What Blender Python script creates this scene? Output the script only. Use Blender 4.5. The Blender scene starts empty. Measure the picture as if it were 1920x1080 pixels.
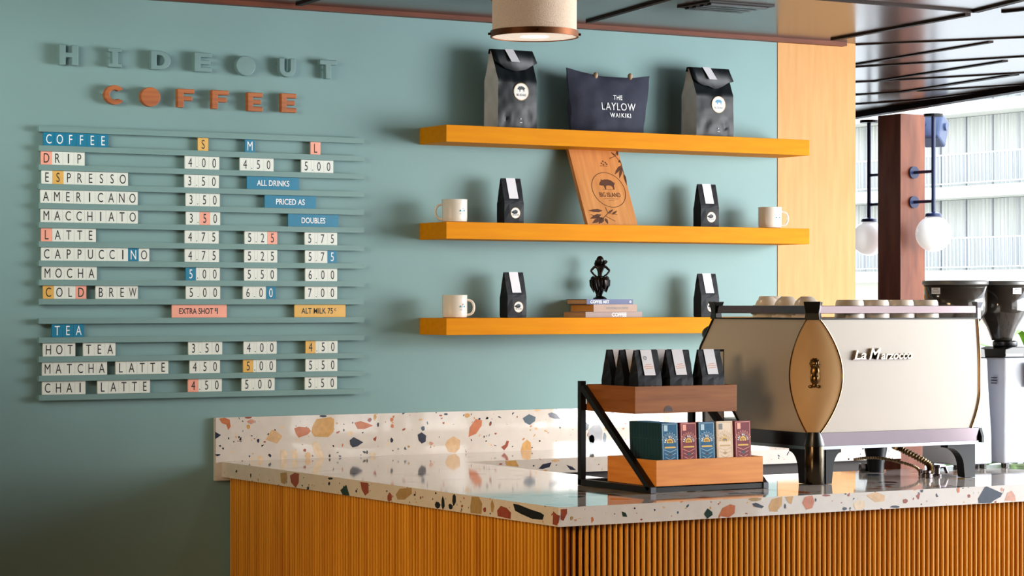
import bpy, bmesh, math, random
from mathutils import Vector, Matrix, Euler, noise as mnoise
random.seed(7)
PI = math.pi
S = bpy.context.scene
COL = S.collection

# ------------------------------------------------------------------ camera
FPX, HZ = 4605.0, 567.0                       # focal length and horizon row in pixels of the 1920x1080 frame
AZ = math.atan2(7740.0, FPX)                  # angle between the view axis and the counter wall
FWX, FWY = math.cos(AZ), math.sin(AZ)
CAM = (0.0, -7.82, 1.6)
cd = bpy.data.cameras.new('camera')
cam = bpy.data.objects.new('camera', cd); COL.objects.link(cam)
cd.sensor_width = 36.0; cd.lens = FPX * 36.0 / 1920.0
cd.shift_y = (HZ - 540.0) / 1920.0
cd.clip_end = 500
cam.location = CAM
cam.rotation_euler = (PI / 2, 0, AZ - PI / 2)
S.camera = cam

def ray(px, py):
    a = (px - 960.0) / FPX; b = (HZ - py) / FPX
    return (FWX + a * FWY, FWY - a * FWX, b)
def on(axis, v, px, py):                      # where the sight line of a surveyed photo point meets a real plane
    d = ray(px, py); t = (v - CAM[axis]) / d[axis]
    return Vector([CAM[i] + t * d[i] for i in range(3)])
def on_y(px, py, y): return on(1, y, px, py)
def on_x(px, py, x): return on(0, x, px, py)
def on_z(px, py, z): return on(2, z, px, py)

# ------------------------------------------------------------------ light
world = bpy.data.worlds.new('sky'); S.world = world
world.use_nodes = True
wn = world.node_tree.nodes; wl = world.node_tree.links
bg = wn['Background']; bg.inputs['Strength'].default_value = 4.8
wtc = wn.new('ShaderNodeTexCoord'); wsp = wn.new('ShaderNodeSeparateXYZ'); wr = wn.new('ShaderNodeValToRGB')
wl.new(wtc.outputs['Generated'], wsp.inputs[0]); wl.new(wsp.outputs['Z'], wr.inputs[0]); wl.new(wr.outputs[0], bg.inputs[0])
wr.color_ramp.elements[0].position = 0.0; wr.color_ramp.elements[0].color = (1.0, 0.985, 0.95, 1)
wr.color_ramp.elements[1].position = 0.8; wr.color_ramp.elements[1].color = (0.62, 0.78, 1.0, 1)

def area(name, loc, target, sx, sy, power, col=(1, 1, 1)):
    l = bpy.data.lights.new(name, 'AREA'); l.shape = 'RECTANGLE'; l.size = sx; l.size_y = sy
    l.energy = power; l.color = col
    o = bpy.data.objects.new(name, l); COL.objects.link(o); o.location = loc
    o.rotation_euler = (Vector(target) - Vector(loc)).to_track_quat('-Z', 'Y').to_euler()
    return o
# daylight through the open side of the lanai, to the right of the bar
area('daylight_opening', (7.9, -3.1, 1.75), (4.4, 0.0, 1.6), 2.4, 1.6, 212, (0.97, 0.985, 1.0))
# added warm fill from the left for shaded faces, no lamp known there
area('added_warm_fill', (-2.3, -2.3, 1.25), (3.5, -1.4, 1.05), 1.6, 1.0, 34, (1.0, 0.72, 0.42))
# added unseen light that brightens the upper left of the wall
wall_fill = area('added_wall_fill', (1.2, -1.7, 2.55), (2.9, 0.0, 2.25), 1.4, 0.5, 6, (1.0, 0.99, 0.86))
wall_fill.data.spread = math.radians(54)
# added amber spot warming the shaded end of the bar, no real fixture
sl_ = bpy.data.lights.new('added_bar_spot', 'SPOT'); sl_.energy = 960; sl_.color = (1.0, 0.68, 0.36); sl_.shadow_soft_size = 0.9
sl_.spot_size = math.radians(32); sl_.spot_blend = 0.55
so_ = bpy.data.objects.new('added_bar_spot', sl_); COL.objects.link(so_); so_.location = (-0.8, -4.2, 2.45)
so_.rotation_euler = (Vector((3.6, -1.55, 0.95)) - Vector(so_.location)).to_track_quat('-Z', 'Y').to_euler()

S.view_settings.view_transform = 'Standard'
S.view_settings.look = 'None'
S.view_settings.gamma = 1.0
S.view_settings.use_curve_mapping = False
S.view_settings.exposure = 0.0
S.cycles.max_bounces = 8
S.cycles.transparent_max_bounces = 12

# ------------------------------------------------------------------ materials
def lin(c):
    return tuple(((v / 255.0) / 12.92 if v / 255.0 <= 0.04045 else ((v / 255.0 + 0.055) / 1.055) ** 2.4) for v in c)
M = {}
def mk(name, rgb, rough=0.5, metal=0.0, var=0.10, scale=18.0, stretch=(1, 1, 1), bump=0.0, spec=0.5, coat=0.0, emit=None, trans=0.0, alpha=1.0, detail=3.0, rgb2=None):
    m = bpy.data.materials.new(name); m.use_nodes = True
    nt = m.node_tree; n = nt.nodes; l = nt.links
    b = n['Principled BSDF']
    tc = n.new('ShaderNodeTexCoord'); mp = n.new('ShaderNodeMapping'); mp.inputs['Scale'].default_value = stretch
    nz = n.new('ShaderNodeTexNoise'); nz.inputs['Scale'].default_value = scale; nz.inputs['Detail'].default_value = detail
    cr = n.new('ShaderNodeValToRGB')
    c = lin(rgb)
    lo = tuple(max(0, v * (1 - var)) for v in c); hi = tuple(min(1, v * (1 + var)) for v in c)
    if rgb2: lo, hi = c, lin(rgb2)
    cr.color_ramp.elements[0].position = 0.3; cr.color_ramp.elements[0].color = (*lo, 1)
    cr.color_ramp.elements[1].position = 0.7; cr.color_ramp.elements[1].color = (*hi, 1)
    l.new(tc.outputs['Object'], mp.inputs[0]); l.new(mp.outputs[0], nz.inputs['Vector']); l.new(nz.outputs['Fac'], cr.inputs[0])
    l.new(cr.outputs[0], b.inputs['Base Color'])
    b.inputs['Roughness'].default_value = rough; b.inputs['Metallic'].default_value = metal
    b.inputs['Specular IOR Level'].default_value = spec
    b.inputs['Coat Weight'].default_value = coat; b.inputs['Coat Roughness'].default_value = 0.08
    b.inputs['Transmission Weight'].default_value = trans
    b.inputs['Alpha'].default_value = alpha
    if emit:
        b.inputs['Emission Color'].default_value = (*lin(emit[0]), 1); b.inputs['Emission Strength'].default_value = emit[1]
    if bump:
        bp = n.new('ShaderNodeBump'); bp.inputs['Strength'].default_value = bump; bp.inputs['Distance'].default_value = 0.004
        l.new(nz.outputs['Fac'], bp.inputs['Height']); l.new(bp.outputs[0], b.inputs['Normal'])
    M[name] = m
    return m

mk('wall_paint', (128, 161, 161), 0.55, var=0.05, scale=2.2, bump=0.0, spec=0.3)
mk('rail_paint', (116, 150, 148), 0.5, var=0.05, scale=6)
mk('teal_letter', (116, 148, 148), 0.45, var=0.06, scale=14)
mk('letter_wood', (160, 84, 36), 0.5, rgb2=(186, 108, 54), scale=14, stretch=(0.4, 1, 6))
mk('shelf_wood', (216, 132, 0), 0.55, spec=0.08, rgb2=(224, 144, 4), scale=9, stretch=(0.6, 6, 6))
mk('panel_wood', (198, 144, 84), 0.5, spec=0.2, rgb2=(207, 156, 98), scale=8, stretch=(5, 5, 0.5))
mk('slat_wood', (190, 118, 10), 0.42, rgb2=(236, 168, 46), scale=42, stretch=(1, 1, 0.03))
mk('slat_backing', (76, 38, 5), 0.7, var=0.1)
mk('dark_cabinet', (40, 30, 26), 0.6, var=0.1)
mk('ceiling_wood', (58, 40, 31), 0.2, rgb2=(76, 54, 42), scale=7, stretch=(0.5, 6, 1), spec=0.25)
mk('batten_wood', (26, 14, 10), 0.6, spec=0.2, rgb2=(40, 23, 16), scale=12, stretch=(1, 1, 1))
mk('trim_wood', (92, 46, 28), 0.5, spec=0.25, rgb2=(118, 62, 38), scale=10, stretch=(0.4, 3, 3))
mk('post_wood', (104, 46, 26), 0.35, rgb2=(150, 84, 54), scale=5, stretch=(3, 3, 0.6), detail=6)
mk('floor_wood', (104, 76, 54), 0.5, var=0.15, scale=4, stretch=(0.5, 4, 1))
mk('dim_plaster', (120, 100, 84), 0.8, var=0.06, scale=3)
mk('pale_plaster', (196, 184, 168), 0.8, var=0.06, scale=3)
mk('ground_stone', (205, 200, 190), 0.8, var=0.08, scale=0.6)
mk('tile_white', (232, 236, 228), 0.4, var=0.03)
mk('tile_blue', (0, 122, 158), 0.4, var=0.05)
mk('tile_pink', (250, 172, 150), 0.4, var=0.04)
mk('tile_yellow', (232, 182, 92), 0.4, var=0.05)
mk('ink_black', (22, 24, 26), 0.5, var=0.05)
mk('ink_white', (245, 248, 248), 0.5, var=0.02)
mk('ink_grey', (120, 122, 122), 0.5, var=0.02)
mk('bag_black', (17, 20, 27), 0.55, spec=0.25, var=0.14, scale=26, bump=0.25)
mk('bag_foil', (14, 21, 25), 0.42, var=0.25, scale=14, bump=0.12, spec=0.3)
mk('bag_gusset_lit', (214, 212, 212), 0.45, var=0.12, scale=18, bump=0.3)  # pale grey puts the black foil's side reflection into the colour
mk('label_paper', (226, 226, 232), 0.6, var=0.03)
mk('sticker', (236, 234, 226), 0.5, var=0.03)
mk('sticker_gold', (196, 162, 110), 0.5, var=0.04)
mk('print_orange', (226, 160, 120), 0.6, var=0.05)
mk('tote_navy', (38, 42, 60), 0.8, var=0.12, scale=60, bump=0.2)
mk('bead_wood', (176, 146, 116), 0.45, var=0.1, scale=60)
mk('mug_white', (238, 228, 214), 0.22, var=0.02, coat=0.4)
mk('print_teal', (40, 120, 136), 0.5, var=0.1)
mk('sign_wood', (190, 124, 66), 0.5, rgb2=(214, 150, 88), scale=9, stretch=(5, 5, 0.5))
mk('burnt', (84, 46, 24), 0.7, var=0.1)
mk('bronze', (26, 20, 20), 0.32, var=0.2, scale=80, metal=0.6)
mk('book_blue', (38, 54, 112), 0.45, var=0.06)
mk('book_tan', (168, 134, 114), 0.5, var=0.06)
mk('book_grey', (150, 126, 118), 0.5, var=0.08)
mk('pages_tan', (196, 150, 104), 0.8, var=0.12, scale=60, stretch=(1, 1, 30))
mk('pages_orange', (222, 150, 70), 0.8, var=0.08, scale=60, stretch=(1, 1, 30))
mk('black_steel', (10, 10, 12), 0.45, var=0.1, metal=0.3)
mk('steel_cap', (78, 84, 100), 0.4, var=0.05)
mk('tray_walnut', (126, 72, 26), 0.5, spec=0.3, rgb2=(158, 96, 46), scale=9, stretch=(0.6, 0.6, 7))
mk('tray_pine', (206, 122, 38), 0.45, rgb2=(226, 146, 60), scale=9, stretch=(0.6, 0.6, 7))
mk('knot', (70, 46, 36), 0.5, var=0.2)
mk('box_blue', (20, 104, 146), 0.5, spec=0.3, rgb2=(16, 80, 122), scale=90)
mk('box_side', (18, 60, 72), 0.55, var=0.1)
mk('box_maroon', (112, 36, 48), 0.5, spec=0.3, rgb2=(132, 52, 62), scale=90)
mk('box_cream', (226, 204, 176), 0.5, rgb2=(236, 216, 190), scale=90)
mk('box_gold', (226, 180, 70), 0.4, var=0.06)
mk('box_pale', (180, 214, 226), 0.5, var=0.04)
mk('cream_enamel', (188, 177, 163), 0.3, var=0.01, coat=0.25)
mk('lens_gold', (222, 184, 136), 0.4, var=0.03, spec=0.3)
mk('chrome', (116, 104, 108), 0.16, metal=1.0, var=0.02)
mk('badge_metal', (196, 182, 164), 0.3, metal=0.8, var=0.06)
mk('brass', (172, 138, 100), 0.18, metal=1.0, var=0.06)
mk('dark_brass', (120, 92, 56), 0.3, metal=1.0, var=0.3, scale=120)
mk('black_plastic', (16, 17, 19), 0.3, var=0.06)
mk('leg_black', (14, 16, 22), 0.4, spec=0.25, var=0.06)
mk('gunmetal', (64, 56, 44), 0.2, metal=0.9, var=0.08)
mk('grey_cap', (150, 154, 164), 0.3, var=0.04, metal=0.4)
mk('cup_cream', (236, 222, 204), 0.3, var=0.02, coat=0.3)
mk('grinder_white', (192, 196, 206), 0.35, var=0.02)
mk('smoked', (58, 52, 46), 0.12, var=0.05, trans=0.0, alpha=0.86, coat=0.5)
mk('hopper_lid', (84, 84, 82), 0.35, var=0.05)
mk('clear_plastic', (235, 238, 240), 0.15, alpha=0.45, var=0.02)
mk('hose_metal', (150, 126, 92), 0.28, metal=1.0, var=0.2, scale=60)
mk('shade_linen', (236, 212, 188), 0.85, var=0.14, scale=260, bump=0.6, emit=((255, 214, 176), 0.16))
mk('copper_ring', (132, 78, 42), 0.45, metal=0.6, var=0.1)
mk('diffuser', (250, 236, 220), 0.5, var=0.02, emit=((255, 236, 214), 0.55))
mk('bulb_glow', (255, 248, 226), 0.5, var=0.01, emit=((255, 246, 222), 1.6))
mk('vent_black', (20, 20, 22), 0.6, var=0.1)
mk('lamp_blue', (34, 46, 84), 0.35, var=0.1)
mk('globe_glass', (244, 244, 244), 0.2, var=0.01, emit=((255, 250, 246), 0.5))
mk('speaker_grey', (70, 84, 116), 0.5, var=0.1)
mk('facade_white', (214, 212, 202), 0.8, var=0.04, scale=0.8)
mk('curtain_white', (186, 188, 184), 0.9, var=0.08, scale=3, stretch=(1, 6, 0.2))
mk('rail_grey', (170, 174, 182), 0.6, var=0.05)
mk('gap_grey', (150, 152, 156), 0.7, var=0.05)
mk('leaf_green', (84, 150, 34), 0.5, rgb2=(150, 196, 60), scale=9)
mk('pot_grey', (120, 116, 110), 0.7, var=0.1)
mk('steel', (156, 158, 164), 0.22, metal=1.0, var=0.03)

CHIPC = {'orange': (196, 116, 76), 'red': (152, 74, 54), 'ochre': (206, 158, 92), 'tan': (216, 178, 134), 'pale': (230, 206, 174),
         'navy': (46, 52, 68), 'slate': (74, 92, 106), 'black': (30, 28, 28), 'green': (36, 58, 50), 'olive': (176, 146, 98), 'pink': (206, 152, 130), 'grey': (140, 140, 144)}
for k, v in CHIPC.items():
    mk('chip_' + k, v, 0.16, var=0.10, scale=60, coat=0.3)

def terrazzo(name, big):
    m = bpy.data.materials.new(name); m.use_nodes = True
    nt = m.node_tree; n = nt.nodes; l = nt.links
    b = n['Principled BSDF']; b.inputs['Roughness'].default_value = 0.06; b.inputs['Coat Weight'].default_value = 0.3
    b.inputs['Coat Roughness'].default_value = 0.05
    tc = n.new('ShaderNodeTexCoord')
    nz = n.new('ShaderNodeTexNoise'); nz.inputs['Scale'].default_value = 14; nz.inputs['Detail'].default_value = 3
    l.new(tc.outputs['Object'], nz.inputs['Vector'])
    sub = n.new('ShaderNodeVectorMath'); sub.operation = 'SUBTRACT'; sub.inputs[1].default_value = (0.5, 0.5, 0.5)
    l.new(nz.outputs['Color'], sub.inputs[0])
    sc = n.new('ShaderNodeVectorMath'); sc.operation = 'SCALE'; sc.inputs['Scale'].default_value = 0.035
    l.new(sub.outputs[0], sc.inputs[0])
    ad = n.new('ShaderNodeVectorMath'); ad.operation = 'ADD'
    l.new(tc.outputs['Object'], ad.inputs[0]); l.new(sc.outputs[0], ad.inputs[1])
    base = n.new('ShaderNodeTexNoise'); base.inputs['Scale'].default_value = 30
    l.new(tc.outputs['Object'], base.inputs['Vector'])
    br = n.new('ShaderNodeValToRGB')
    br.color_ramp.elements[0].color = (*lin((212, 203, 194)), 1); br.color_ramp.elements[1].color = (*lin((226, 218, 209)), 1)
    l.new(base.outputs['Fac'], br.inputs[0])
    cur = br.outputs[0]
    layers = [(150.0, 0.972, 0.10), (75.0, 0.975, 0.10)]
    if big: layers = [(150.0, 0.972, 0.10), (60.0, 0.955, 0.08), (17.0, 0.74, 0.08)]
    for scale, thr, edge in layers:
        v1 = n.new('ShaderNodeTexVoronoi'); v1.feature = 'F1'; v1.inputs['Scale'].default_value = scale
        v2 = n.new('ShaderNodeTexVoronoi'); v2.feature = 'DISTANCE_TO_EDGE'; v2.inputs['Scale'].default_value = scale
        l.new(ad.outputs[0], v1.inputs['Vector']); l.new(ad.outputs[0], v2.inputs['Vector'])
        sp = n.new('ShaderNodeSeparateColor'); l.new(v1.outputs['Color'], sp.inputs[0])
        g1 = n.new('ShaderNodeMath'); g1.operation = 'GREATER_THAN'; g1.inputs[1].default_value = thr; l.new(sp.outputs[0], g1.inputs[0])
        g2 = n.new('ShaderNodeMath'); g2.operation = 'GREATER_THAN'; g2.inputs[1].default_value = edge; l.new(v2.outputs['Distance'], g2.inputs[0])
        mu = n.new('ShaderNodeMath'); mu.operation = 'MULTIPLY'; l.new(g1.outputs[0], mu.inputs[0]); l.new(g2.outputs[0], mu.inputs[1])
        cr = n.new('ShaderNodeValToRGB'); cr.color_ramp.interpolation = 'CONSTANT'
        cols = ['orange', 'navy', 'tan', 'ochre', 'black', 'pale', 'red', 'slate']
        el = cr.color_ramp.elements
        el[0].position = 0.0; el[0].color = (*lin(CHIPC[cols[0]]), 1)
        el[1].position = 1 / 8; el[1].color = (*lin(CHIPC[cols[1]]), 1)
        for i in range(2, 8):
            e = el.new(i / 8); e.color = (*lin(CHIPC[cols[i]]), 1)
        l.new(sp.outputs[1], cr.inputs[0])
        mx = n.new('ShaderNodeMix'); mx.data_type = 'RGBA'
        l.new(mu.outputs[0], mx.inputs['Factor']); l.new(cur, mx.inputs['A']); l.new(cr.outputs[0], mx.inputs['B'])
        cur = mx.outputs['Result']
    l.new(cur, b.inputs['Base Color'])
    M[name] = m
terrazzo('terrazzo_fine', False)
terrazzo('terrazzo_top', True)

# ------------------------------------------------------------------ mesh helpers
class MB:
    def __init__(s): s.v = []; s.f = []; s.m = []
    def add(s, vs, fs, mi=0, mat=None):
        o = len(s.v)
        for p in vs:
            p = Vector(p)
            s.v.append(mat @ p if mat is not None else p)
        for f in fs: s.f.append(tuple(i + o for i in f)); s.m.append(mi)
        return s
    def box(s, lo, hi, mi=0, mat=None):
        x0, y0, z0 = lo; x1, y1, z1 = hi
        vs = [(x0, y0, z0), (x1, y0, z0), (x1, y1, z0), (x0, y1, z0), (x0, y0, z1), (x1, y0, z1), (x1, y1, z1), (x0, y1, z1)]
        return s.add(vs, [(0, 3, 2, 1), (4, 5, 6, 7), (0, 1, 5, 4), (1, 2, 6, 5), (2, 3, 7, 6), (3, 0, 4, 7)], mi, mat)
    def prism(s, poly, a, b, fn, mi=0, mat=None):             # fn(u, v, w) -> xyz, extruded over w in a..b
        n = len(poly)
        vs = [fn(u, v, a) for u, v in poly] + [fn(u, v, b) for u, v in poly]
        fs = [tuple(range(n - 1, -1, -1)), tuple(range(n, 2 * n))] + [(i, (i + 1) % n, n + (i + 1) % n, n + i) for i in range(n)]
        return s.add(vs, fs, mi, mat)
    def poly(s, pts, mi=0, mat=None):
        return s.add(pts, [tuple(range(len(pts)))], mi, mat)
    def lathe(s, prof, c=(0, 0, 0), seg=32, mi=0, mat=None, sx=1.0, sy=1.0, cap=True):
        vs = []; fs = []
        for r, z in prof:
            for k in range(seg):
                a = 2 * PI * k / seg
                vs.append((c[0] + r * math.cos(a) * sx, c[1] + r * math.sin(a) * sy, c[2] + z))
        for i in range(len(prof) - 1):
            for k in range(seg):
                k2 = (k + 1) % seg
                fs.append((i * seg + k, i * seg + k2, (i + 1) * seg + k2, (i + 1) * seg + k))
        if cap:
            fs.append(tuple(range(seg - 1, -1, -1))); o = (len(prof) - 1) * seg
            fs.append(tuple(range(o, o + seg)))
        return s.add(vs, fs, mi, mat)
    def tube(s, pts, r, seg=10, mi=0, mat=None, closed=False):
        pts = [Vector(p) for p in pts]; n = len(pts)
        rs = r if isinstance(r, (list, tuple)) else [r] * n
        vs = []; fs = []; up = Vector((0, 0, 1)); prev = None
        for i, p in enumerate(pts):
            if closed: t = (pts[(i + 1) % n] - pts[i - 1]).normalized()
            else: t = (pts[min(i + 1, n - 1)] - pts[max(i - 1, 0)]).normalized()
            if prev is None:
                a = t.cross(up)
                if a.length < 1e-3: a = t.cross(Vector((1, 0, 0)))
            else: a = prev - t * prev.dot(t)
            a.normalize(); b = t.cross(a); prev = a
            for k in range(seg):
                an = 2 * PI * k / seg
                vs.append(p + (a * math.cos(an) + b * math.sin(an)) * rs[i])
        m = n if closed else n - 1
        for i in range(m):
            j = (i + 1) % n
            for k in range(seg):
                k2 = (k + 1) % seg
                fs.append((i * seg + k, i * seg + k2, j * seg + k2, j * seg + k))
        if not closed:
            fs.append(tuple(range(seg - 1, -1, -1))); o = (n - 1) * seg
            fs.append(tuple(range(o, o + seg)))
        return s.add(vs, fs, mi, mat)
    def ball(s, c, r, mi=0, seg=16, rings=10, sc=(1, 1, 1), mat=None):
        vs = [(c[0], c[1], c[2] - r * sc[2])]; fs = []
        for i in range(1, rings):
            ph = -PI / 2 + PI * i / rings
            for k in range(seg):
                a = 2 * PI * k / seg
                vs.append((c[0] + r * sc[0] * math.cos(ph) * math.cos(a), c[1] + r * sc[1] * math.cos(ph) * math.sin(a), c[2] + r * sc[2] * math.sin(ph)))
        vs.append((c[0], c[1], c[2] + r * sc[2])); top = len(vs) - 1
        for k in range(seg):
            k2 = (k + 1) % seg
            fs.append((0, 1 + k2, 1 + k)); fs.append((top, top - seg + k, top - seg + k2))
            for i in range(rings - 2):
                o = 1 + i * seg
                fs.append((o + k, o + k2, o + seg + k2, o + seg + k))
        return s.add(vs, fs, mi, mat)

def wloc(o):
    v = Vector((0, 0, 0))
    while o is not None: v = v + o.location; o = o.parent
    return v
def part(name, mb, mats, parent=None, local=False, smooth=False, bevel=0.0, label=None, loc=None):
    me = bpy.data.meshes.new(name)
    off = Vector((0, 0, 0)) if (parent is None or local) else wloc(parent)
    if loc is not None and parent is None: off = Vector(loc)
    me.from_pydata([tuple(p - off) for p in mb.v], [], mb.f)
    for k in (mats if isinstance(mats, (list, tuple)) else [mats]): me.materials.append(M[k])
    me.polygons.foreach_set('material_index', mb.m)
    bm = bmesh.new(); bm.from_mesh(me); bmesh.ops.recalc_face_normals(bm, faces=bm.faces); bm.to_mesh(me); bm.free()
    if smooth:
        me.polygons.foreach_set('use_smooth', [True] * len(me.polygons))
        try: me.set_sharp_from_angle(angle=math.radians(38))
        except Exception: pass
    me.update()
    o = bpy.data.objects.new(name, me); COL.objects.link(o)
    if parent is not None: o.parent = parent
    if loc is not None: o.location = loc
    if bevel:
        b = o.modifiers.new('bevel', 'BEVEL'); b.width = bevel; b.segments = 2; b.limit_method = 'ANGLE'; b.angle_limit = math.radians(40)
    if label: o['label'] = label
    return o
def tag(o, label, cat, group=None):
    o['label'] = label; o['category'] = cat
    if group: o['group'] = group
    return o
def thing(name, label, cat, loc=(0, 0, 0), rotz=0.0, group=None):
    o = bpy.data.objects.new(name, None); COL.objects.link(o); o.empty_display_size = 0.05
    o.location = loc; o.rotation_euler = (0, 0, rotz)
    return tag(o, label, cat, group)
def struct(name, mb, mats, **k):
    o = part(name, mb, mats, **k); o['kind'] = 'structure'; return o
def dup(root, loc, label, group=None, rotz=None):
    r = root.copy(); COL.objects.link(r); r.location = loc; r['label'] = label
    if rotz is not None: r.rotation_euler = (0, 0, rotz)
    if group: r['group'] = group
    for ch in list(root.children):
        c = ch.copy(); COL.objects.link(c); c.parent = r
        for g in list(ch.children):
            d = g.copy(); COL.objects.link(d); d.parent = c
    return r

_tc = {}
def glyphs(txt, extrude=0.0, bold=0.0, shear=0.0, spacing=1.0, res=4):
    key = (txt, extrude, bold, shear, spacing, res)
    if key in _tc: return _tc[key]
    cu = bpy.data.curves.new('t', 'FONT'); cu.body = txt; cu.size = 1.0; cu.extrude = extrude; cu.offset = bold
    cu.shear = shear; cu.space_character = spacing; cu.resolution_u = res
    ob = bpy.data.objects.new('t', cu); COL.objects.link(ob)
    dg = bpy.context.evaluated_depsgraph_get(); dg.update()
    me = bpy.data.meshes.new_from_object(ob.evaluated_get(dg))
    vs = [v.co.copy() for v in me.vertices]; fs = [tuple(p.vertices) for p in me.polygons]
    bpy.data.objects.remove(ob); bpy.data.curves.remove(cu); bpy.data.meshes.remove(me)
    x0 = min(v.x for v in vs); x1 = max(v.x for v in vs); y0 = min(v.y for v in vs); y1 = max(v.y for v in vs)
    vs = [Vector((v.x - x0, v.y - y0, v.z)) for v in vs]
    _tc[key] = (vs, fs, x1 - x0, y1 - y0)
    return _tc[key]
def put_text(mb, txt, w, h, fn, mi=0, **k):                    # centred text of width w and height h, fn(u, v, d) -> xyz
    vs, fs, W, H = glyphs(txt, **k)
    kx = w / W if w else (h / H); kz = h / H
    W2 = W * kx
    mb.add([fn(v.x * kx - W2 / 2, v.y * kz - h / 2, v.z) for v in vs], fs, mi)
    return mb
def wall_fn(cx, cz, y, ex=1.0):                                # text standing on a plane that faces the room
    return lambda u, v, d: (cx + u, y - d * ex, cz + v)

def circle(cu, cv, r, n=24, ry=None, a0=0.0, a1=2 * PI):
    ry = r if ry is None else ry
    full = abs(a1 - a0 - 2 * PI) < 1e-6
    m = n if full else n + 1
    return [(cu + r * math.cos(a0 + (a1 - a0) * i / n), cv + ry * math.sin(a0 + (a1 - a0) * i / n)) for i in range(m)]
BOAR = [(-1.0, -.08), (-.88, .12), (-.72, .3), (-.66, .52), (-.52, .4), (-.2, .5), (.2, .5), (.62, .38), (.86, .14), (.98, .16), (.92, -.12), (.82, -.12), (.8, -.4), (.74, -.72),
        (.6, -.72), (.58, -.42), (.42, -.26), (.05, -.22), (-.2, -.28), (-.26, -.5), (-.3, -.74), (-.44, -.74), (-.46, -.4), (-.56, -.24), (-.8, -.26), (-.98, -.22)]
def boar(mb, cu, cv, w, fn, mi):
    mb.add([fn(cu + a * w / 2, cv + b * w / 2, 0) for a, b in BOAR], [tuple(range(len(BOAR)))], mi)
def ring(mb, cu, cv, r0, r1, fn, mi, n=40, a0=0.0, a1=2 * PI):
    vs = []; fs = []
    for i in range(n + 1):
        a = a0 + (a1 - a0) * i / n
        vs += [fn(cu + r0 * math.cos(a), cv + r0 * math.sin(a), 0), fn(cu + r1 * math.cos(a), cv + r1 * math.sin(a), 0)]
    for i in range(n): fs.append((2 * i, 2 * i + 1, 2 * i + 3, 2 * i + 2))
    mb.add(vs, fs, mi)

# ================================================================== the setting
CEIL = 2.645
WEND = 6.257; SEAM = 5.876
struct('wall_back', MB().box((-2.6, 0, 0), (SEAM - 0.003, 0.14, 2.75)), 'wall_paint')
wp = MB().box((SEAM, -0.001, 0), (WEND, 0.14, 2.75)); wp.box((WEND, -0.001, 0), (WEND + 0.010, 0.14, CEIL))
o = struct('wall_right', wp, 'panel_wood')
struct('trim_1', MB().box((SEAM - 0.003, 0.0015, 0), (SEAM, 0.1, CEIL)), 'batten_wood')
struct('wall_left_blocker', MB().box((-2.75, -10.2, 0), (-2.6, 0.14, 2.75)), 'dim_plaster')  # unseen room wall, put in to block light from the left
struct('wall_side_blocker', MB().box((WEND - 0.12, 0.147, 0), (WEND, 6.3, CEIL - 0.001)), 'dark_cabinet')  # unseen dark wall, added to keep the post's left face in shade
struct('wall_rear_blocker', MB().box((WEND, 6.15, -0.1), (9.6, 6.3, CEIL - 0.001)), 'dark_cabinet')  # unseen, added to block daylight reaching the post from behind
struct('wall_front_blocker', MB().box((-2.75, -10.35, 0), (6.4, -10.2, 2.75)), 'dim_plaster')  # unseen wall behind the camera, extended to shut out sky light
eave0 = on_z(1602, 213, CEIL); eave1 = on_z(1920, 160, CEIL)
ed = (eave1 - eave0)
def eave_at(y): return eave0.x + ed.x * (y - eave0.y) / ed.y
struct('wall_street_blocker', MB().box((eave_at(-10.35) + .05, -10.3, 0), (eave_at(-10.35) + .2, -4.4, CEIL - .05)), 'dim_plaster')  # unseen, added along the open side to cut frontal light on the wall
struct('floor', MB().box((-2.75, -10.35, -0.1), (9.6, 6.5, 0)), 'floor_wood')
struct('ground', MB().box((9.6, -60, -0.25), (75, 120, -0.1)), 'ground_stone')
# ceiling: its open edge (eave) runs obliquely along the lanai
poly = [(-2.75, -10.35), (eave_at(-10.35), -10.35), (eave_at(5.2), 5.2), (WEND - 0.2, 5.2), (WEND - 0.2, 0.14), (-2.75, 0.14)]
struct('ceiling', MB().prism(poly, CEIL, CEIL + 0.1, lambda u, v, w: (u, v, w)), 'ceiling_wood')
ev = MB()
dv = Vector((ed.x, ed.y, 0)).normalized(); nv = Vector((-dv.y, dv.x, 0))
if nv.x < 0: nv = -nv
def beam(mb, p, q, w, h, z=CEIL, mi=0):
    p = Vector((p[0], p[1], 0)); q = Vector((q[0], q[1], 0)); d = (q - p).normalized(); n = Vector((-d.y, d.x, 0)) * (w / 2)
    vs = [p - n, p + n, q + n, q - n]
    mb.add([(v.x, v.y, z - h) for v in vs] + [(v.x, v.y, z) for v in vs], [(0, 3, 2, 1), (4, 5, 6, 7), (0, 1, 5, 4), (1, 2, 6, 5), (2, 3, 7, 6), (3, 0, 4, 7)], mi)
beam(ev, (eave_at(-10.3), -10.3), (eave_at(5.2), 5.2), 0.06, 0.028)
struct('trim_2', ev, 'batten_wood')
# red-brown cove strip where ceiling meets the counter wall
struct('trim_3', MB().box((-2.6, -0.035, CEIL - 0.016), (WEND - 0.06, -0.001, CEIL)), 'trim_wood')
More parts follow.
